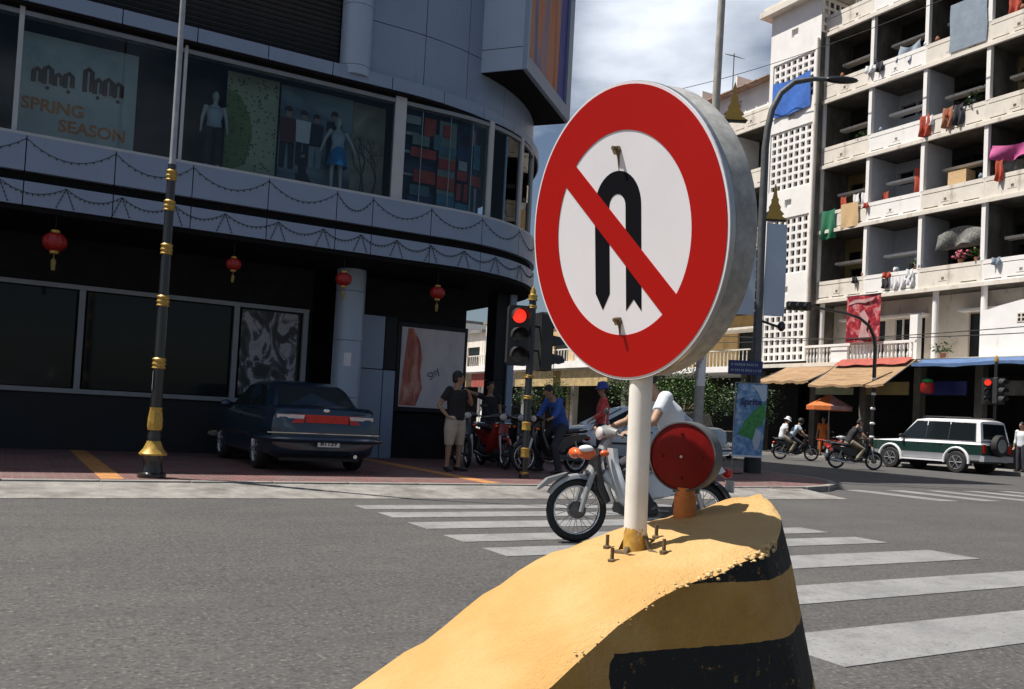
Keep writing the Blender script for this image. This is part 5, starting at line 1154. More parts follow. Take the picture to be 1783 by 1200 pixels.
# ================================================================== motorbikes
def wheel(t, x, r=.285, tw=.034, hub=.075, spokes=18):
    w = obj('wheel', MB().tube([(x + (r - tw) * math.cos(2 * PI * k / 32), 0, r + (r - tw) * math.sin(2 * PI * k / 32)) for k in range(32)], tw, 9, closed=True), 'tyre', t, 'all')
    obj('rim', MB().tube([(x + (r - tw * 2.1) * math.cos(2 * PI * k / 32), 0, r + (r - tw * 2.1) * math.sin(2 * PI * k / 32)) for k in range(32)], (.012, .022), 6, closed=True), 'chrome', w, 'all')
    obj('hub', MB().lathe([(.02, -.06), (hub, -.05), (hub, .045), (.03, .06)], (x, 0, r), 20, 'y'), 'engine', w, True)
    sp_ = MB()
    for k in range(spokes):
        a = 2 * PI * k / spokes; b = a + (.35 if k % 2 else -.35); y = .03 if k % 2 else -.03
        sp_.cyl((x + hub * .8 * math.cos(b), y, r + hub * .8 * math.sin(b)), (x + (r - tw * 2.1) * math.cos(a), 0, r + (r - tw * 2.1) * math.sin(a)), .0028, n=4)
    obj('spokes', sp_, 'steel', w)
def motorbike(label, x, y, z, head, col, col2='bikek', group='motorbikes', steer=0, basket=False, fg=False):
    t = thing('motorbike', label, 'motorbike', (x, y, z), head, group)
    wheel(t, .61, spokes=26 if fg else 18); wheel(t, -.60, spokes=26 if fg else 18)
    # fork and front mudguard
    for s in (-1, 1):
        obj('fork_leg', MB().tube([(.60, .085 * s, .275), (.555, .085 * s, .45), (.50, .075 * s, .62)], [.020, .027, .03], 10), 'bikes' if fg else 'steel', t, True)
        obj('grip', MB().cyl((.30, .24 * s, .985), (.27, .36 * s, .965), .017, n=8), 'plastic', t)
        obj('brake_lever', MB().tube([(.34, .2 * s, .99), (.37, .30 * s, .975), (.35, .36 * s, .965)], .006, 6), 'steel', t)
        obj('mirror_stem', MB().tube([(.30, .2 * s, .99), (.27, .26 * s, 1.08), (.25, .3 * s, 1.15)], .005, 6), 'plastic', t)
        obj('mirror', MB().ell((.25, .31 * s, 1.18), (.012, .055, .035), 12, 7), 'plastic', t, True)
        obj('rear_shock', MB().tube([(-.57, .10 * s, .33), (-.47, .115 * s, .60)], [.026, .024], 10), 'steel', t, True)
        obj('front_indicator', MB().ell((.42, .13 * s, .80), (.045, .035, .03), 12, 7), 'amber', t, True)
        obj('side_panel', MB().poly([(.02, .42), (.0, .62), (-.35, .70), (-.72, .74), (-.78, .68), (-.45, .55), (-.22, .44)], lambda a, b, c: (a, (.115 + c) * s, b), -.018, .018), col, t)
        obj('footpeg', MB().cyl((-.02, .10 * s, .27), (-.02, .24 * s, .27), .016, n=8), 'plastic', t)
    gm = MB(); n = 17
    for k in range(n):
        pass
    def guard(cx, cz, r, a0, a1, w, n=16, tip=0):
        m = MB(); vs = []
        for i in range(n + 1):
            a = R(a0 + (a1 - a0) * i / n); ww = w * (1 - tip * (1 - i / n) ** 3)
            for off, rr in ((-ww, r - .03), (-ww * .8, r - .004), (0, r + .010), (ww * .8, r - .004), (ww, r - .03)): vs.append((cx + rr * math.cos(a), off, cz + rr * math.sin(a)))
        fs = [(i * 5 + j, i * 5 + j + 1, (i + 1) * 5 + j + 1, (i + 1) * 5 + j) for i in range(n) for j in range(4)]
        m.add(vs, fs); m.add([tuple(Vector(v) + (Vector((cx, v[1], cz)) - Vector(v)).normalized() * .006) for v in vs], fs); return m
    obj('front_mudguard', guard(.61, .285, .315, 28 if fg else 35, 160, .062, 18, .75), 'bikes' if fg else col, t, True)
    if fg: obj('mudguard_tip', MB().poly([(.80, .56), (.98, .455), (1.0, .462), (.90, .56), (.72, .615)], lambda a, b, c: (a, c, b), -.035, .035), 'bikes', t, True)
    obj('rear_mudguard', guard(-.60, .285, .33, 30, 190, .075), 'bikek', t, True)
    obj('steering_column', MB().tube([(.50, 0, .60), (.33, 0, .95)], [(.05, .075), (.04, .06)], 14, (0, 1, 0)), 'bikes' if fg else col2, t, True)
    obj('handlebar_cover', MB().tube([(.33, -.20, .985), (.36, -.10, .99), (.37, 0, .99), (.36, .10, .99), (.33, .20, .985)], [(.03, .03), (.05, .045), (.065, .05), (.05, .045), (.03, .03)], 12), 'bikes' if fg else col2, t, True)
    obj('headlight', MB().ell((.425, 0, .975), (.03, .075, .06), 16, 9), 'tailw', t, True)
    # leg shields and step-through body
    for s in (-1, 1):
        ls = MB(); vs = []
        for i in range(9):
            q = i / 8; zz = .30 + .55 * q; xx = .20 + .18 * q + .03 * math.sin(PI * q); 
            for j, yy in enumerate((.05, .14, .22, .235)): vs.append((xx - .05 * (j / 3) ** 2 - (.05 if i == 0 else 0), yy * s * (.75 + .25 * math.sin(PI * min(1, q + .25))), zz))
        fs = [(i * 4 + j, i * 4 + j + 1, (i + 1) * 4 + j + 1, (i + 1) * 4 + j) for i in range(8) for j in range(3)]
        ls.add(vs, fs); ls.add([(a - .012, b, c) for a, b, c in vs], fs); obj('leg_shield', ls, 'bikew' if fg else col, t, True)
    obj('front_cowl', MB().tube([(.44, 0, .84), (.46, 0, .70), (.42, 0, .50), (.34, 0, .36)], [(.03, .07), (.05, .11), (.06, .10), (.05, .07)], 14, (0, 1, 0)), 'bikek' if fg else col, t, True)
    obj('frame_tube', MB().tube([(.38, 0, .62), (.18, 0, .46), (-.08, 0, .44), (-.3, 0, .52), (-.7, 0, .62)], [(.05, .06), (.05, .06), (.06, .08), (.09, .09), (.04, .07)], 12, (0, 1, 0)), col, t, True)
    obj('engine', MB().tube([(.20, 0, .31), (.02, 0, .30), (-.14, 0, .31)], [(.055, .07), (.085, .11), (.07, .10)], 12, (0, 1, 0)).box(.12, .24, -.06, .06, .27, .36), 'engine', t, True)
    obj('seat', MB().tube([(-.02, 0, .735), (-.15, 0, .765), (-.35, 0, .765), (-.55, 0, .79), (-.76, 0, .80), (-.82, 0, .79)], [(.03, .06), (.05, .11), (.05, .13), (.05, .13), (.045, .11), (.02, .07)], 14, (0, 1, 0)), 'plastic', t, True)
    obj('swing_arm', MB().tube([(-.10, .09, .30), (-.60, .09, .285)], .022, 8).tube([(-.10, -.09, .30), (-.60, -.09, .285)], .022, 8), 'engine', t, True)
    obj('chain_case', MB().poly([(-.1, .34), (-.55, .345), (-.66, .30), (-.6, .24), (-.1, .25)], lambda a, b, c: (a, c, b), .07, .10), 'engine', t)
    obj('exhaust', MB().tube([(.12, -.10, .24), (-.10, -.13, .20), (-.35, -.14, .22), (-.50, -.14, .25), (-.86, -.14, .30)], [.016, .018, .035, .042, .038], 12), 'chrome', t, True)
    obj('tail_light', MB().ell((-.86, 0, .66), (.05, .085, .05), 14, 8), 'tail', t, True)
    obj('grab_rail', MB().tube([(-.55, .13, .80), (-.80, .12, .84), (-.90, 0, .85), (-.80, -.12, .84), (-.55, -.13, .80)], .012, 8), 'chrome', t, True)
    obj('number_plate', MB().box(-.905, -.895, -.08, .08, .48, .59), 'plate', t)
    if group == 'parked motorbikes': obj('kickstand', MB().cyl((-.08, .10, .24), (-.14, .20, .01), .012, n=8), 'plastic', t)
    return t
HD = R(180)
fg = motorbike('silver and white step-through motorbike passing behind the striped block', 5.06, 6.47, 0, R(166), 'bikew', 'bikes', 'moving motorbikes', fg=True)
obj('front_carrier', MB().ell((.60, .16, .80), (.085, .07, .06), 14, 8).ell((.66, .02, .79), (.05, .10, .05), 14, 8), 'amber', fg, True)
obj('carrier_flash', MB().ell((.615, .185, .835), (.07, .05, .035), 14, 8), 'whitecl', fg, True)
spots = [(7.70, 15.45, 74, 'bikek', 'black parked motorbike nearest the white poster'), (8.25, 15.2, 84, 'biker', 'dark red parked motorbike in the shaded row'), (8.82, 15.45, 80, 'bikek', 'black parked motorbike in the shaded row beside the signal post'), (9.35, 15.9, 88, 'bikes', 'grey parked motorbike at the pillar end of the shaded row')]
for x, y, a, c, l in spots: motorbike(l, x, y, .1, R(-180 + a), c, 'bikek', 'parked motorbikes')
motorbike('black motorbike straddled by the person in the blue shirt', 8.75, 13.9, .1, R(186), 'bikek', 'bikek', 'parked motorbikes')
motorbike('dark motorbike with two riders crossing in front of the parasol', 27.0, 24.9, 0, R(-32), 'bikek', 'bikek', 'moving motorbikes')
motorbike('dark motorbike in front of the white off-roader bonnet', 23.9, 19.55, 0, R(-30), 'bikek', 'bikek', 'moving motorbikes')
motorbike('red and white scooter parked by the far kerb', 29.3, 24.9, 0, R(250), 'biker', 'bikew', 'parked motorbikes')

# ================================================================== cars
def loft(stations, i0, i1, cap=True):
    """stations: (x, [(y,z)...] half ring from centre bottom to centre top); builds segments i0..i1 both sides"""
    m = MB()
    for s in (-1, 1):
        vs = []; k = i1 - i0 + 1
        for x, ring in stations: vs += [(x, y * s, z) for y, z in ring[i0:i1 + 1]]
        m.add(vs, [(i * k + j, i * k + j + 1, (i + 1) * k + j + 1, (i + 1) * k + j) for i in range(len(stations) - 1) for j in range(k - 1)])
    if cap:
        for x, ring in (stations[0], stations[-1]):
            r = ring[i0:i1 + 1]; pts = [(x, y, z) for y, z in r] + [(x, -y, z) for y, z in reversed(r) if y > 1e-6]
            m.add(pts, [tuple(range(len(pts)))])
    return m
def weld(o, d=.002):
    import bmesh
    bm = bmesh.new(); bm.from_mesh(o.data); bmesh.ops.remove_doubles(bm, verts=bm.verts, dist=d); bmesh.ops.recalc_face_normals(bm, faces=bm.faces); bm.to_mesh(o.data); bm.free(); return o
def ring(zb, zt, w, wt, crown=.02):
    return [(0, zb), (w * .80, zb), (w * .94, zb + .06), (w * .985, zb + (zt - zb) * .30), (w, zb + (zt - zb) * .55), (w * .985, zb + (zt - zb) * .78), (wt + (w - wt) * .55, zt - .035), (wt, zt - .004), (wt * .5, zt + crown * .8), (0, zt + crown)]
def car_wheel(t, x, y, r, w, mat='alloy', sp=7):
    s = 1 if y > 0 else -1
    o = obj('wheel', MB().lathe([(r * .62, -w / 2), (r * .93, -w / 2), (r, -w / 2 + .03), (r, w / 2 - .03), (r * .93, w / 2), (r * .62, w / 2)], (x, y, r), 32, 'y', cap=True), 'tyre', t, True)
    yo = y + s * (w / 2 - .005)
    obj('rim', MB().lathe([(r * .64, yo - .02), (r * .64, yo + .008 * s), (r * .58, yo + .004 * s), (r * .56, yo - .05 * s)] if s > 0 else [(r * .56, yo + .05), (r * .58, yo - .004), (r * .64, yo - .008), (r * .64, yo + .02)], (x, 0, r), 32, 'y', cap=False), mat, o, True)
    m = MB()
    for k in range(sp):
        a = 2 * PI * k / sp; m.tube([(x + r * .12 * math.cos(a), yo + s * .006, r + r * .12 * math.sin(a)), (x + r * .60 * math.cos(a), yo + s * .002, r + r * .60 * math.sin(a))], [(.012, .035), (.012, .028)], 8)
    m.lathe([(r * .16, -.01), (r * .14, .016)], (x, yo, r), 16, 'y'); obj('spokes', m, mat, o)
def arches(o, xs, r, z, w):
    """cut wheel openings through the body sides"""
    cut = MB()
    for x in xs: cut.lathe([(r, -w - .2), (r, w + .2)], (x, 0, z), 28, 'y')
    c = obj('cutter', cut, 'plastic'); m = o.modifiers.new('b', 'BOOLEAN'); m.operation = 'DIFFERENCE'; m.object = c; m.solver = 'EXACT'
    dg = bpy.context.evaluated_depsgraph_get(); dg.update(); me = bpy.data.meshes.new_from_object(o.evaluated_get(dg)); o.modifiers.clear(); o.data = me
    bpy.data.objects.remove(c); me.polygons.foreach_set('use_smooth', [True] * len(me.polygons)); me.set_sharp_from_angle(angle=R(35)); return o
def quadpane(m, p, off):
    n = (Vector(p[1]) - Vector(p[0])).cross(Vector(p[2]) - Vector(p[0])).normalized() * off
    vs = [Vector(q) + n for q in p]; m.add(vs + [Vector(q) for q in p], [tuple(range(len(p))), tuple(reversed(range(len(p), 2 * len(p))))] + [(i, i + len(p), (i + 1) % len(p) + len(p), (i + 1) % len(p)) for i in range(len(p))])
def sedan(name, label, cat, loc, rz, paint, grp, tailcol=True):
    t = thing(name, label, cat, loc, rz, grp)
    S_ = [(-2.13, .34, .80, .70, .60), (-2.08, .28, .93, .80, .68), (-1.95, .22, .985, .835, .72), (-1.6, .20, .985, .845, .74), (-1.1, .19, .94, .845, .75), (0, .18, .91, .845, .75), (.8, .18, .90, .845, .75), (1.2, .19, .88, .84, .74), (1.7, .22, .80, .82, .70), (1.98, .26, .72, .77, .64), (2.12, .34, .62, .66, .52)]
    body = weld(obj('body', loft([(x, ring(a, b, w, wt)) for x, a, b, w, wt in S_], 0, 9), paint, t)); arches(body, (-1.25, 1.25), .345, .30, .8)
    obj('underbody', MB().box(-1.9, 1.9, -.62, .62, .17, .62), 'plastic', t)
    Cb = [(-1.62, .95, .955, .70, .69), (-1.15, .93, 1.30, .735, .57), (-.85, .92, 1.37, .74, .555), (-.2, .91, 1.39, .74, .56), (.30, .90, 1.36, .735, .55), (1.15, .88, .90, .70, .68)]
    def cr(b, r, wb, wr): return [(wb, b), (wb - (wb - wr) * .45, b + (r - b) * .5), (wr + .02, r - .05), (wr - .06, r - .006), (0, r + .015)]
    weld(obj('cabin', loft([(x, cr(b, r, wb, wr)) for x, b, r, wb, wr in Cb], 0, 4, False), paint, t, True))
    g = MB(); quadpane(g, [(-1.56, -.60, .985), (-1.56, .60, .985), (-1.18, .50, 1.285), (-1.18, -.50, 1.285)], -.012)
    rwp = obj('rear_window', g, 'carglass', t); obj('parcel_shelf_trim', MB().box(-1.53, -1.50, -.50, -.05, 1.0, 1.02).box(-1.53, -1.50, .1, .5, 1.0, 1.02), 'tailw', rwp)
    g = MB(); quadpane(g, [(1.10, -.62, .925), (1.10, .62, .925), (.36, .50, 1.33), (.36, -.50, 1.33)], .012); obj('windscreen', g, 'carglass', t)
    for s in (-1, 1):
        for pts in ([(-1.28, .98), (-.98, 1.27), (-.42, 1.315), (-.40, .965)], [(-.34, .965), (-.36, 1.315), (.22, 1.30), (.86, .955)]):
            f = lambda z: .738 - (.738 - .575) * (z - .92) / (1.32 - .92); p = [(x, (f(z) + .004) * s, z) for x, z in pts]; g = MB(); quadpane(g, p, .006 * s); obj('side_window', g, 'carglass', t)
        for x in (-.30, .62): obj('door_handle', MB().box(x, x + .16, .835 * s - .015, .835 * s + .015, .79, .815), 'plastic', t)
        obj('wing_mirror', MB().ell((.78, .86 * s, .97), (.06, .10, .065), 12, 8), paint, t, True)
        obj('side_strip', MB().box(-.85, .85, .842 * s - .012, .842 * s + .012, .50, .545), 'plastic', t)
        for x in (-1.25, 1.25): car_wheel(t, x, .74 * s, .30, .185)
        obj('tail_lamp', MB().poly([(.36, .735), (.76, .735), (.76, .865), (.33, .865)], lambda a, b, c: (-2.115 + (.02 if b > .8 else 0) + (max(0, a - .62) * .5) - c, a * s, b), -.08, .045), 'tail', t)
        obj('reverse_lamp', MB().poly([(.36, .80), (.74, .80), (.74, .855), (.34, .855)], lambda a, b, c: (-2.10 + (max(0, a - .62) * .5) - c, a * s, b), .0, .062), 'tailw', t)
        obj('headlamp', MB().ell((2.03, .56 * s, .64), (.07, .18, .07), 12, 8), 'tailw', t, True)
    obj('boot_reflector', MB().box(-2.15, -2.09, -.33, .33, .745, .862), 'tail', t); obj('boot_badge', MB().ell((-2.10, 0, .93), (.012, .05, .03), 12, 7), 'chrome', t, True)
    obj('boot_seam', MB().box(-2.10, -2.07, -.62, .62, .885, .893), 'dark', t)
    obj('rear_bumper', MB().tube([(-1.75, -.87, .50), (-2.05, -.80, .50), (-2.19, -.55, .50), (-2.21, 0, .50), (-2.19, .55, .50), (-2.05, .80, .50), (-1.75, .87, .50)], (.13, .055), 10, (0, 0, 1)), paint, t, True)
    obj('bumper_strip', MB().tube([(-1.80, -.915, .58), (-2.08, -.85, .585), (-2.235, -.56, .59), (-2.258, 0, .59), (-2.235, .56, .59), (-2.08, .85, .585), (-1.80, .915, .58)], .012, 6), 'chrome', t, True)
    obj('front_bumper', MB().tube([(1.7, -.85, .42), (2.02, -.76, .42), (2.14, -.4, .42), (2.16, 0, .42), (2.14, .4, .42), (2.02, .76, .42), (1.7, .85, .42)], (.12, .05), 10, (0, 0, 1)), paint, t, True)
    npl = obj('number_plate', MB().box(-2.29, -2.272, -.165, .165, .40, .515), 'plate', t)
    PN = frame((-2.291, .15, .40), (0, -1, 0), (0, 0, 1)); obj('plate_characters', put_text(MB(), 'B1159', .10, PN, .02, .022, -.002, bold=.003), 'signtxt' if False else 'black', npl)
    obj('exhaust_tip', MB().cyl((-2.2, -.45, .26), (-1.9, -.45, .26), .03, n=12), 'chrome', t)
    return t
sedan('parked_sedan', 'dark blue sedan parked nose-in under the store overhang', 'car', (4.16, 15.02, .1), R(90), 'carblue', 'parked cars')
sedan('parked_sedan', 'silver car parked on the corner pavement behind the red shirt', 'car', (12.9, 17.0, .1), R(158), 'carsilver', 'parked cars')
# dark pickup further down the side street
def pickup(label, loc, rz):
    t = thing('pickup_truck', label, 'pickup', loc, rz)
    st = [(-2.4, .50, .98, .80, .76), (-2.35, .45, 1.0, .84, .80), (-.5, .42, 1.0, .85, .80), (.9, .42, .99, .85, .79), (1.3, .42, .97, .85, .77), (2.2, .44, .90, .82, .70), (2.4, .52, .78, .74, .6)]
    arches(weld(obj('body', loft([(x, ring(a, b, w, wt)) for x, a, b, w, wt in st], 0, 9), 'cardark', t)), (-1.45, 1.45), .42, .38, .8)
    Cb = [(-.75, 1.0, 1.02, .77, .76), (-.6, 1.0, 1.62, .78, .62), (.25, 1.0, 1.66, .78, .62), (.45, 1.0, 1.62, .78, .61), (1.1, .98, 1.0, .74, .72)]
    def cr(b, r, wb, wr): return [(wb, b), (wb - (wb - wr) * .45, b + (r - b) * .5), (wr + .02, r - .05), (wr - .06, r - .006), (0, r + .015)]
    weld(obj('cabin', loft([(x, cr(b, r, wb, wr)) for x, b, r, wb, wr in Cb], 0, 4, False), 'cardark', t, True)); obj('underbody', MB().box(-2.2, 2.2, -.65, .65, .38, .8), 'plastic', t)
    for s in (-1, 1):
        for pts in ([(-.52, 1.06), (-.50, 1.54), (.1, 1.55), (.12, 1.06)], [(.18, 1.06), (.16, 1.55), (.40, 1.52), (.82, 1.06)]):
            f = lambda z: .785 - .16 * (z - 1.0) / .6; p = [(x, (f(z) + .006) * s, z) for x, z in pts]; g = MB(); quadpane(g, p, .006 * s); obj('side_window', g, 'carglass', t)
        for x in (-1.45, 1.45): car_wheel(t, x, .74 * s, .37, .23)
    g = MB(); quadpane(g, [(-.735, -.62, 1.08), (-.735, .62, 1.08), (-.635, .52, 1.55), (-.635, -.52, 1.55)], -.01); obj('rear_window', g, 'carglass', t); g = MB(); quadpane(g, [(1.08, -.62, 1.03), (1.08, .62, 1.03), (.52, .52, 1.57), (.52, -.52, 1.57)], .012); obj('windscreen', g, 'carglass', t)
    obj('front_bumper', MB().box(2.3, 2.5, -.8, .8, .42, .62), 'chrome', t); obj('rear_bumper', MB().box(-2.52, -2.4, -.8, .8, .45, .6), 'chrome', t)
    for s in (-1, 1): obj('headlamp', MB().ell((2.38, .55 * s, .78), (.05, .16, .08), 12, 8), 'tailw', t, True); obj('tail_lamp', MB().box(-2.42, -2.38, .68 * s - .08, .68 * s + .08, .65, .92), 'tail', t)
    return t
pickup('dark pickup truck parked behind the concrete pole', (22.6, 26.3, 0), R(95))
# white off-roader
def offroader(label, loc, rz):
    t = thing('off_roader', label, 'car', loc, rz)
    def rg(zb, zt, w, wt): return [(0, zb), (w * .88, zb), (w * .97, zb + .05), (w * .99, .62), (w, .645), (w, .99), (w * .99, 1.005), (wt + .01, zt - .04), (wt - .03, zt - .004), (0, zt + .02)]
    st = [(-2.18, .46, 1.02, .80, .76), (-2.12, .42, 1.08, .84, .80), (-.9, .40, 1.08, .85, .82), (.55, .40, 1.08, .85, .82), (1.0, .40, 1.07, .85, .80), (1.9, .42, 1.02, .83, .74), (2.12, .50, .98, .76, .64)]
    for nm, a, b, m in (('lower_body', 0, 4, 'carlow'), ('dark_side_band', 4, 5, 'cargreen'), ('upper_body', 5, 9, 'carwhite')):
        o = weld(obj(nm, loft([(x, rg(zb, zt, w, wt)) for x, zb, zt, w, wt in st], a, b, True), m, t, True))
        if nm != 'upper_body': arches(o, (-1.30, 1.30), .44, .40, .8)
    obj('underbody', MB().box(-2.0, 2.0, -.66, .66, .36, .9), 'plastic', t)
    Cb = [(-2.14, 1.08, 1.12, .79, .78), (-2.02, 1.08, 1.78, .79, .66), (-1.8, 1.08, 1.84, .80, .665), (0, 1.08, 1.85, .80, .67), (.42, 1.08, 1.80, .80, .655), (1.08, 1.06, 1.08, .77, .76)]
    def cr(b, r, wb, wr): return [(wb, b), (wb - (wb - wr) * .45, b + (r - b) * .5), (wr + .02, r - .06), (wr - .06, r - .006), (0, r + .015)]
    weld(obj('cabin', loft([(x, cr(b, r, wb, wr)) for x, b, r, wb, wr in Cb], 0, 4, False), 'carwhite', t, True))
    f = lambda z: .80 - .135 * (z - 1.08) / .7
    for s in (-1, 1):
        for pts in ([(-1.92, 1.13), (-1.86, 1.70), (-.99, 1.735), (-.97, 1.13)], [(-.93, 1.13), (-.95, 1.735), (-.12, 1.74), (-.10, 1.13)], [(-.06, 1.13), (-.08, 1.74), (.32, 1.73), (.92, 1.13)]):
            g = MB(); quadpane(g, [(x, (f(z) + .020) * s, z) for x, z in pts], .008 * s); obj('side_window', g, 'carglass', t)
        g = MB(); quadpane(g, [(x, (f(z) + .016) * s, z) for x, z in [(-1.95, 1.115), (-1.89, 1.715), (-.5, 1.755), (.34, 1.745), (.98, 1.115)]], .004 * s); obj('window_surround', g, 'plastic', t)
        for x in (-1.30, 1.30):
            car_wheel(t, x, .76 * s, .37, .24, sp=6)
            obj('wheel_arch_flare', MB().tube([(x + .46 * math.cos(R(a)), .86 * s, .40 + .46 * math.sin(R(a))) for a in range(-8, 189, 14)], (.045, .05), 8, (0, 1, 0)), 'carwhite', t, True)
        obj('side_step', MB().box(-.82, .82, .80 * s - .09, .80 * s + .09, .36, .42), 'carwhite', t); obj('wing_mirror', MB().ell((.82, .92 * s, 1.18), (.06, .11, .08), 12, 8), 'plastic', t, True)
        obj('headlamp', MB().ell((2.10, .52 * s, .86), (.05, .16, .09), 12, 8), 'tailw', t, True); obj('tail_lamp', MB().box(-2.21, -2.16, .70 * s - .07, .70 * s + .07, .72, 1.0), 'tail', t)
        obj('roof_rail', MB().tube([(-1.7, .58 * s, 1.86), (-1.6, .58 * s, 1.90), (.1, .58 * s, 1.91), (.2, .58 * s, 1.87)], .018, 8), 'plastic', t)
        for x in (-.75, .05): obj('door_handle', MB().box(x, x + .15, .845 * s - .02, .845 * s + .02, .95, .98), 'plastic', t)
    g = MB(); quadpane(g, [(-2.125, -.66, 1.18), (-2.125, .66, 1.18), (-2.04, .58, 1.70), (-2.04, -.58, 1.70)], -.012); obj('rear_window', g, 'carglass', t)
    g = MB(); quadpane(g, [(1.06, -.66, 1.12), (1.06, .66, 1.12), (.47, .56, 1.74), (.47, -.56, 1.74)], .012); obj('windscreen', g, 'carglass', t)
    obj('spare_wheel', MB().lathe([(.20, -2.42), (.34, -2.42), (.37, -2.36), (.37, -2.24), (.30, -2.20)], (0, .05, .98), 28, 'x'), 'tyre', t, True); obj('spare_cover', MB().lathe([(.02, -2.435), (.22, -2.43), (.24, -2.41)], (0, .05, .98), 24, 'x'), 'alloy', t, True)
    obj('rear_bumper', MB().box(-2.28, -2.12, -.82, .82, .44, .62), 'carlow', t); obj('front_bumper', MB().box(2.08, 2.26, -.82, .82, .44, .68), 'carlow', t); obj('grille', MB().box(2.11, 2.14, -.34, .34, .78, .94), 'plastic', t)
    return t
offroader('white and dark green off-roader stopped at the far kerb', (29.1, 20.25, 0), R(90))

# ================================================================== people
def body_mesh(name, parts, mat, par, vox=.011, sm=4):
    m = MB()
    for p in parts: m.add(p.v, p.f)
    o = obj(name, m, mat, par); bake(o, [('REMESH', dict(mode='VOXEL', voxel_size=vox)), ('SMOOTH', dict(factor=.5, iterations=sm))])
    if not o.data.materials: o.data.materials.append(mats[mat])
    return o
def mixp(a, b, t): return tuple(Vector(a).lerp(Vector(b), t))
def person(label, loc, rz, J, top, bottom, shoes='plastic', hair='hair', sleeve=.55, leg=1.0, hat=None, look=0., grp='people', girth=1.0, skin='skin', helmet=None):
    t = thing('person', label, 'person', loc, rz, grp)
    pel, che, nek, hed = [Vector(J[k]) for k in ('pel', 'che', 'nek', 'hed')]; wai = pel.lerp(che, .45); sho = che.lerp(nek, .62)
    g = girth; Y = (0, 1, 0); parts = []
    parts.append(MB().tube([pel - (che - pel).normalized() * .10, pel, wai, che, sho, nek, nek.lerp(hed, .6)], [(.07 * g, .11 * g), (.105 * g, .155 * g), (.095 * g, .135 * g), (.11 * g, .16 * g), (.08 * g, .15 * g), (.055, .058), (.052, .052)], 16, Y))
    hr = Matrix.Rotation(look, 3, 'Z'); up = (hed - nek).normalized(); fw = hr @ Vector((1, 0, 0)); fw = (fw - up * fw.dot(up)).normalized(); lf = up.cross(fw)
    hm = Matrix((fw, lf, up)).transposed()
    def hp(a, b, c): return hed + hm @ Vector((a, b, c))
    parts += [MB().ell(hp(0, 0, .02), (.092, .073, .105), rot=hm), MB().ell(hp(.035, 0, -.05), (.055, .052, .07), rot=hm), MB().ell(hp(.095, 0, -.012), (.022, .014, .024), rot=hm), MB().ell(hp(.088, 0, .02), (.014, .012, .03), rot=hm), MB().ell(hp(.082, 0, -.062), (.016, .026, .012), rot=hm)]
    for s in (-1, 1): parts.append(MB().ell(hp(-.005, .075 * s, .0), (.022, .012, .034), rot=hm))
    shirt = [MB().tube([pel - (che - pel).normalized() * .07, pel, wai, che, sho, nek.lerp(sho, .35)], [(.118 * g, .168 * g), (.122 * g, .172 * g), (.118 * g, .160 * g), (.128 * g, .178 * g), (.094 * g, .162 * g), (.066, .075)], 18, Y)]
    pants = [MB().tube([pel - (che - pel).normalized() * .13, pel, pel.lerp(wai, .5)], [(.10 * g, .14 * g), (.118 * g, .168 * g), (.105 * g, .15 * g)], 16, Y)]
    hands = []
    for sd, s in (('L', 1), ('R', -1)):
        sh, el, wr = [Vector(J[k + sd]) for k in ('sh', 'el', 'wr')]; hi, kn, an, to = [Vector(J[k + sd]) for k in ('hi', 'kn', 'an', 'to')]
        parts.append(MB().tube([sh, sh.lerp(el, .5), el, el.lerp(wr, .35), wr], [.050, .047, .039, .038, .026], 12)); parts.append(MB().ell(sh, (.056, .056, .056)))
        hd = Vector(J.get('hd' + sd, wr + (wr - el).normalized() * .08)); dv = (hd - wr).normalized(); sdv = dv.cross(Vector((0, 0, 1)) if abs(dv.z) < .8 else Vector((1, 0, 0))).normalized(); nn = dv.cross(sdv)
        parts.append(MB().tube([wr, wr + dv * .04, wr + dv * .085], [(.018, .024), (.017, .038), (.014, .040)], 10, sdv))
        cu = J.get('curl' + sd, .6) * s
        for i, L in enumerate((.062, .072, .068, .052)):
            b0 = wr + dv * .08 + sdv * (-.030 + .020 * i); d1 = (dv * math.cos(.5 * cu) + nn * math.sin(.5 * cu)).normalized(); d2 = (dv * math.cos(1.5 * cu) + nn * math.sin(1.5 * cu)).normalized()
            parts.append(MB().tube([b0, b0 + d1 * L * .55, b0 + d1 * L * .55 + d2 * L * .45], [.0095, .009, .0075], 7))
        b0 = wr + dv * .03 - sdv * .028; d1 = (dv * .6 - sdv * .7 + nn * .35 * s).normalized(); parts.append(MB().tube([b0, b0 + d1 * .035, b0 + d1 * .045 + dv * .022], [.012, .011, .009], 7))
        parts.append(MB().tube([hi, hi.lerp(kn, .45), kn, kn.lerp(an, .32), kn.lerp(an, .75), an], [.085 * g, .077 * g, .053, .056, .040, .036], 12)); parts.append(MB().tube([an + (an - to) * .25, an.lerp(to, .45) - Vector((0, 0, .02)), to], [(.035, .034), (.034, .042), (.018, .038)], 10))
        e = mixp(sh, el, sleeve) if sleeve <= 1 else mixp(el, wr, sleeve - 1)
        shirt.append(MB().tube([sh, e] if sleeve <= 1 else [sh, el, e], [.070, .062] if sleeve <= 1 else [.068, .056, .046], 14)); shirt.append(MB().ell(sh, (.072, .072, .068)))
        e = mixp(hi, kn, leg * 2) if leg <= .5 else mixp(kn, an, leg * 2 - 1)
        wd = 1.18 if leg <= .6 else 1.0
        pants.append(MB().tube([hi + Vector((0, 0, .02)), hi.lerp(kn, .5), e] if leg <= .5 else [hi + Vector((0, 0, .02)), hi.lerp(kn, .5), kn, e], [.100 * g, .092 * g * wd, .080 * wd] if leg <= .5 else [.100 * g, .090 * g * wd, .072 * wd, .066 * wd], 14))
        sv = to - an; sv.z = 0; sv.normalize()
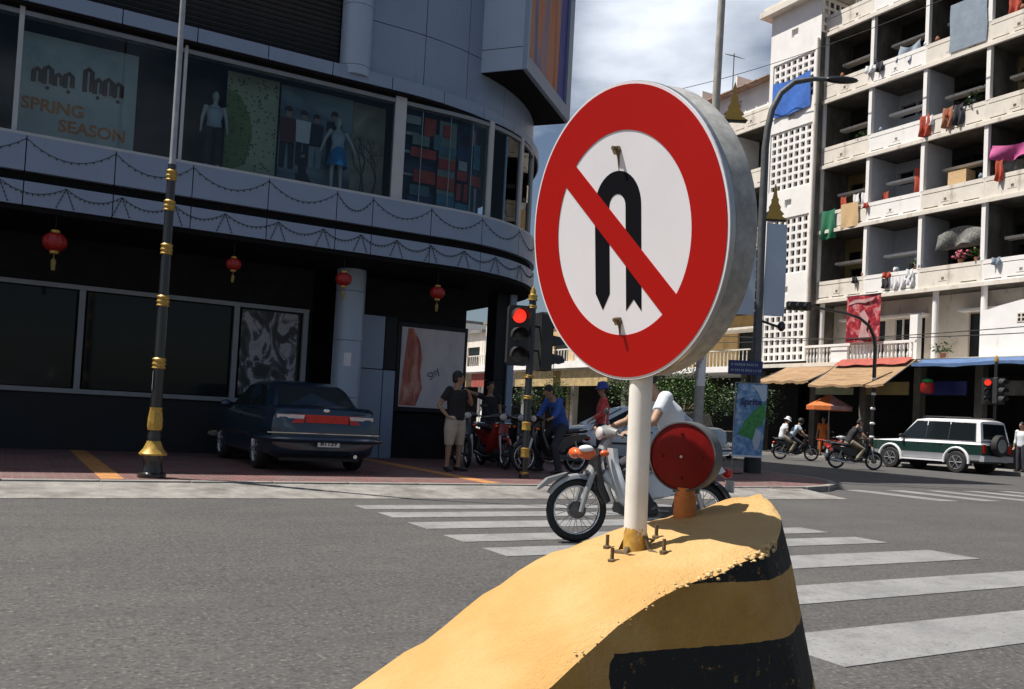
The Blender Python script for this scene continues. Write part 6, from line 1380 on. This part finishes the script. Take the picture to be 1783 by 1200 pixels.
        hands.append(MB().tube([an - sv * .075 + Vector((0, 0, -.035)), an + Vector((0, 0, -.03)), an + sv * .09 + Vector((0, 0, -.042)), an + sv * .175 + Vector((0, 0, -.055))], [(.035, .032), (.046, .040), (.036, .045), (.018, .036)], 12, sv.cross(Vector((0, 0, 1)))))
    b = body_mesh('body', parts, skin, t)
    body_mesh('shirt', shirt, top, t, .013, 6); body_mesh('trousers', pants, bottom, t, .013, 5)
    for h in hands: obj('shoe', h, shoes, t, 'all')
    ey = MB()
    for s in (-1, 1): ey.ell(hp(.079, .030 * s, .008), (.010, .012, .007), 8, 5, hm)
    obj('eyes', ey, 'hair', t); 
    obj('mouth', MB().ell(hp(.089, 0, -.058), (.008, .022, .004), 8, 5, hm), 'redcl', t)
    if hat:
        obj('hat', MB().lathe([(.105, .03), (.100, .09), (.085, .135), (.02, .15)], n=20).lathe([(.165, .005), (.106, .045), (.104, .05), (.160, .0)], n=20, cap=False), hat, t, True).matrix_local = Matrix.Translation(hed + up * .02) @ hm.to_4x4()
    elif helmet:
        obj('helmet', MB().ell(hp(-.01, 0, .05), (.125, .108, .115), 18, 10, hm), helmet, t, True)
    if not helmet:
        hr_ = MB().ell(hp(-.018, 0, .045), (.098, .083, .098), 16, 10, hm); hr_.ell(hp(-.045, 0, -.015), (.062, .076, .075), 14, 8, hm); body_mesh('hair', [hr_], hair, t, .012, 2)
    return t
def stand(**k):
    J = dict(pel=(0, 0, .95), che=(0, 0, 1.26), nek=(.0, 0, 1.44), hed=(.02, 0, 1.60), shL=(0, .185, 1.40), elL=(-.02, .25, 1.12), wrL=(.04, .27, .88), shR=(0, -.185, 1.40), elR=(-.02, -.25, 1.12), wrR=(.04, -.27, .88),
             hiL=(0, .09, .92), knL=(.02, .11, .50), anL=(-.01, .12, .085), toL=(.14, .14, .03), hiR=(0, -.09, .92), knR=(.02, -.11, .50), anR=(-.01, -.12, .085), toR=(.14, -.14, .03)); J.update(k); return J
def ride(lean=.18, **k):
    J = dict(pel=(-.22, 0, .90), che=(-.22 + lean, 0, 1.18), nek=(-.16 + lean * 1.5, 0, 1.36), hed=(-.11 + lean * 1.7, 0, 1.51), shL=(-.18 + lean * 1.4, .18, 1.32), elL=(-.02 + lean * 1.2, .29, 1.10), wrL=(.25, .31, 1.005), shR=(-.18 + lean * 1.4, -.18, 1.32), elR=(-.02 + lean * 1.2, -.29, 1.10), wrR=(.25, -.31, 1.005),
             hdL=(.33, .31, .99), hdR=(.33, -.31, .99), curlL=1.5, curlR=1.5, hiL=(-.18, .11, .85), knL=(.20, .20, .66), anL=(.0, .20, .335), toL=(.14, .22, .29), hiR=(-.18, -.11, .85), knR=(.20, -.20, .66), anR=(.0, -.20, .335), toR=(.14, -.22, .29)); J.update(k); return J
def at_bike(x, y, z, head): return (x, y, z), head
# standing man, hand at his chin, looking along the street
man = stand(elL=(.12, .27, 1.17), wrL=(.20, .09, 1.36), hdL=(.17, .03, 1.44), curlL=1.2, elR=(-.13, -.30, 1.12), wrR=(.03, -.22, .93), hdR=(.09, -.16, .90), knL=(.0, .13, .50), anL=(-.02, .15, .085), toL=(.12, .21, .03), anR=(-.02, -.14, .085), toR=(.12, -.20, .03), knR=(.0, -.13, .50))
person('person in black shirt and beige shorts standing with one hand at chin', (6.75, 13.85, .1), R(-68), man, 'shirtk', 'shortsb', leg=.56, sleeve=.62, look=R(52), girth=1.12)
person('person in white T-shirt riding the silver and white motorbike', (5.06, 6.47, 0), R(166), ride(.20, pel=(-.36, 0, .90), che=(-.24, 0, 1.18), nek=(-.08, 0, 1.36), hed=(.0, 0, 1.50), shL=(-.12, .18, 1.32), shR=(-.12, -.18, 1.32), elL=(.04, .29, 1.10), elR=(.04, -.29, 1.10), hiL=(-.30, .11, .85), hiR=(-.30, -.11, .85)), 'shirtw', 'trous', sleeve=.6, grp='riders')
bl = ride(.12, wrR=(.30, -.10, 1.0), elR=(.10, -.26, 1.05), hdR=(.38, -.06, .98), anL=(.02, .28, .085), toL=(.16, .30, .03), knL=(.12, .25, .5), anR=(.02, -.28, .085), toR=(.16, -.30, .03), knR=(.12, -.25, .5), hed=(.10, 0, 1.48))
person('person in a blue long-sleeved shirt seated on the black motorbike', (8.75, 13.9, .1), R(186), bl, 'shirtb', 'trous', sleeve=1.8)
person('person in red checked shirt and blue hat standing with back turned', (9.95, 14.0, .1), R(150), stand(elL=(.05, .25, 1.14), wrL=(.22, .22, 1.02), elR=(.0, -.25, 1.12), wrR=(.12, -.26, .9)), 'redcheck', 'trous', sleeve=1.7, hat='hatb')
person('person in dark clothes pointing with one arm stretched out', (9.0, 16.85, .1), R(-100), stand(elR=(.10, -.42, 1.46), wrR=(.14, -.66, 1.52), hdR=(.15, -.76, 1.53), curlR=.2), 'shirtk', 'trous', sleeve=.5)
person('person in pale blue shirt steering the two-up motorbike', (27.0, 24.9, 0), R(-32), ride(.16), 'shirtg', 'trous', sleeve=.6, helmet='hair', grp='riders')
J2 = ride(.05); J2 = {k: (v if not isinstance(v, tuple) else (v[0] - .33, v[1], v[2] + .03)) for k, v in J2.items()}; J2.update(wrL=(-.30, .22, 1.0), wrR=(-.30, -.22, 1.0), elL=(-.42, .27, 1.12), elR=(-.42, -.27, 1.12), hdL=(-.23, .2, .98), hdR=(-.23, -.2, .98), knL=(-.10, .24, .66), knR=(-.10, -.24, .66), anL=(-.25, .24, .36), anR=(-.25, -.24, .36), toL=(-.12, .26, .3), toR=(-.12, -.26, .3))
person('pillion person in a white top on the two-up motorbike', (27.0, 24.9, 0), R(-32), J2, 'shirtw', 'khaki', sleeve=.6, hat='whitecl', grp='riders')
person('person in dark shirt and khaki trousers riding past the off-roader', (23.9, 19.55, 0), R(-30), ride(.14), 'shirtk', 'khaki', sleeve=.6, grp='riders')
person('person in an orange top standing near the orange parasol', (31.5, 27.5, .12), R(200), stand(), 'shirto', 'shirto', sleeve=.7, leg=.8)
person('person in a white shirt standing behind the off-roader', (30.6, 18.1, .12), R(170), stand(), 'shirtw', 'trous', sleeve=1.6)
# shop mannequins in the upstairs display
def mannequin(label, x, y, z, rz, top, bottom, skirt, J):
    t = thing('mannequin', label, 'mannequin', (x, y, z), rz, 'mannequins in the display windows')
    s = .80; V_ = lambda k: Vector(J[k]) * s; sk = M('mannequin_shell_' + top, (.42, .44, .44), .4, var=.05)
    pel, che, nek, hed = V_('pel'), V_('che'), V_('nek'), V_('hed'); m = MB().tube([pel, pel.lerp(che, .5), che, che.lerp(nek, .6), nek, nek.lerp(hed, .7)], [(.08, .12), (.07, .10), (.085, .125), (.06, .12), (.04, .042), (.04, .04)], 14, (0, 1, 0)); m.ell(hed, (.075, .062, .095))
    tp = MB().tube([pel + Vector((0, 0, -.02)), pel.lerp(che, .5), che, che.lerp(nek, .5)], [(.10, .135), (.088, .115), (.10, .138), (.075, .135)], 16, (0, 1, 0)); bt = MB()
    for d in 'LR':
        m.tube([V_('sh' + d), V_('el' + d), V_('wr' + d), V_('wr' + d) + (V_('wr' + d) - V_('el' + d)) * .35], [.042, .032, .022, .02], 10); m.tube([V_('hi' + d), V_('kn' + d), V_('an' + d), V_('to' + d)], [.07, .045, .03, .025], 10)
        if not skirt: bt.tube([V_('hi' + d), V_('kn' + d), V_('an' + d) + Vector((0, 0, .05))], [.09, .068, .062], 12)
    if skirt: bt.lathe([(.10, pel.z + .06), (.15, pel.z - .08), (.20, pel.z - .30), (.19, pel.z - .30)], n=22, cap=False)
    o = obj('body', m, sk, t, 'all'); bake(o, [('REMESH', dict(mode='VOXEL', voxel_size=.012)), ('SMOOTH', dict(factor=.5, iterations=3))])
    obj('top', tp, top, t, 'all'); obj('skirt' if skirt else 'trousers', bt, bottom, t, 'all'); obj('stand', MB().lathe([(.16, 0), (.16, .012), (.02, .02)], n=18), 'steel', t, True)
mannequin('mannequin in grey top and black trousers beside the green board', 2.80, 15.80, 5.03, R(-95), 'shirtg', 'darkcl', False, stand())
mannequin('mannequin in a pale top and bright blue skirt before the group photo', 4.98, 15.76, 5.03, R(100), 'shirtg', M('bright_blue_skirt', (.02, .20, .50), .7), True, stand(elL=(-.05, .34, 1.15), wrL=(-.05, .42, .92), elR=(-.05, -.34, 1.15), wrR=(-.05, -.45, .95)))
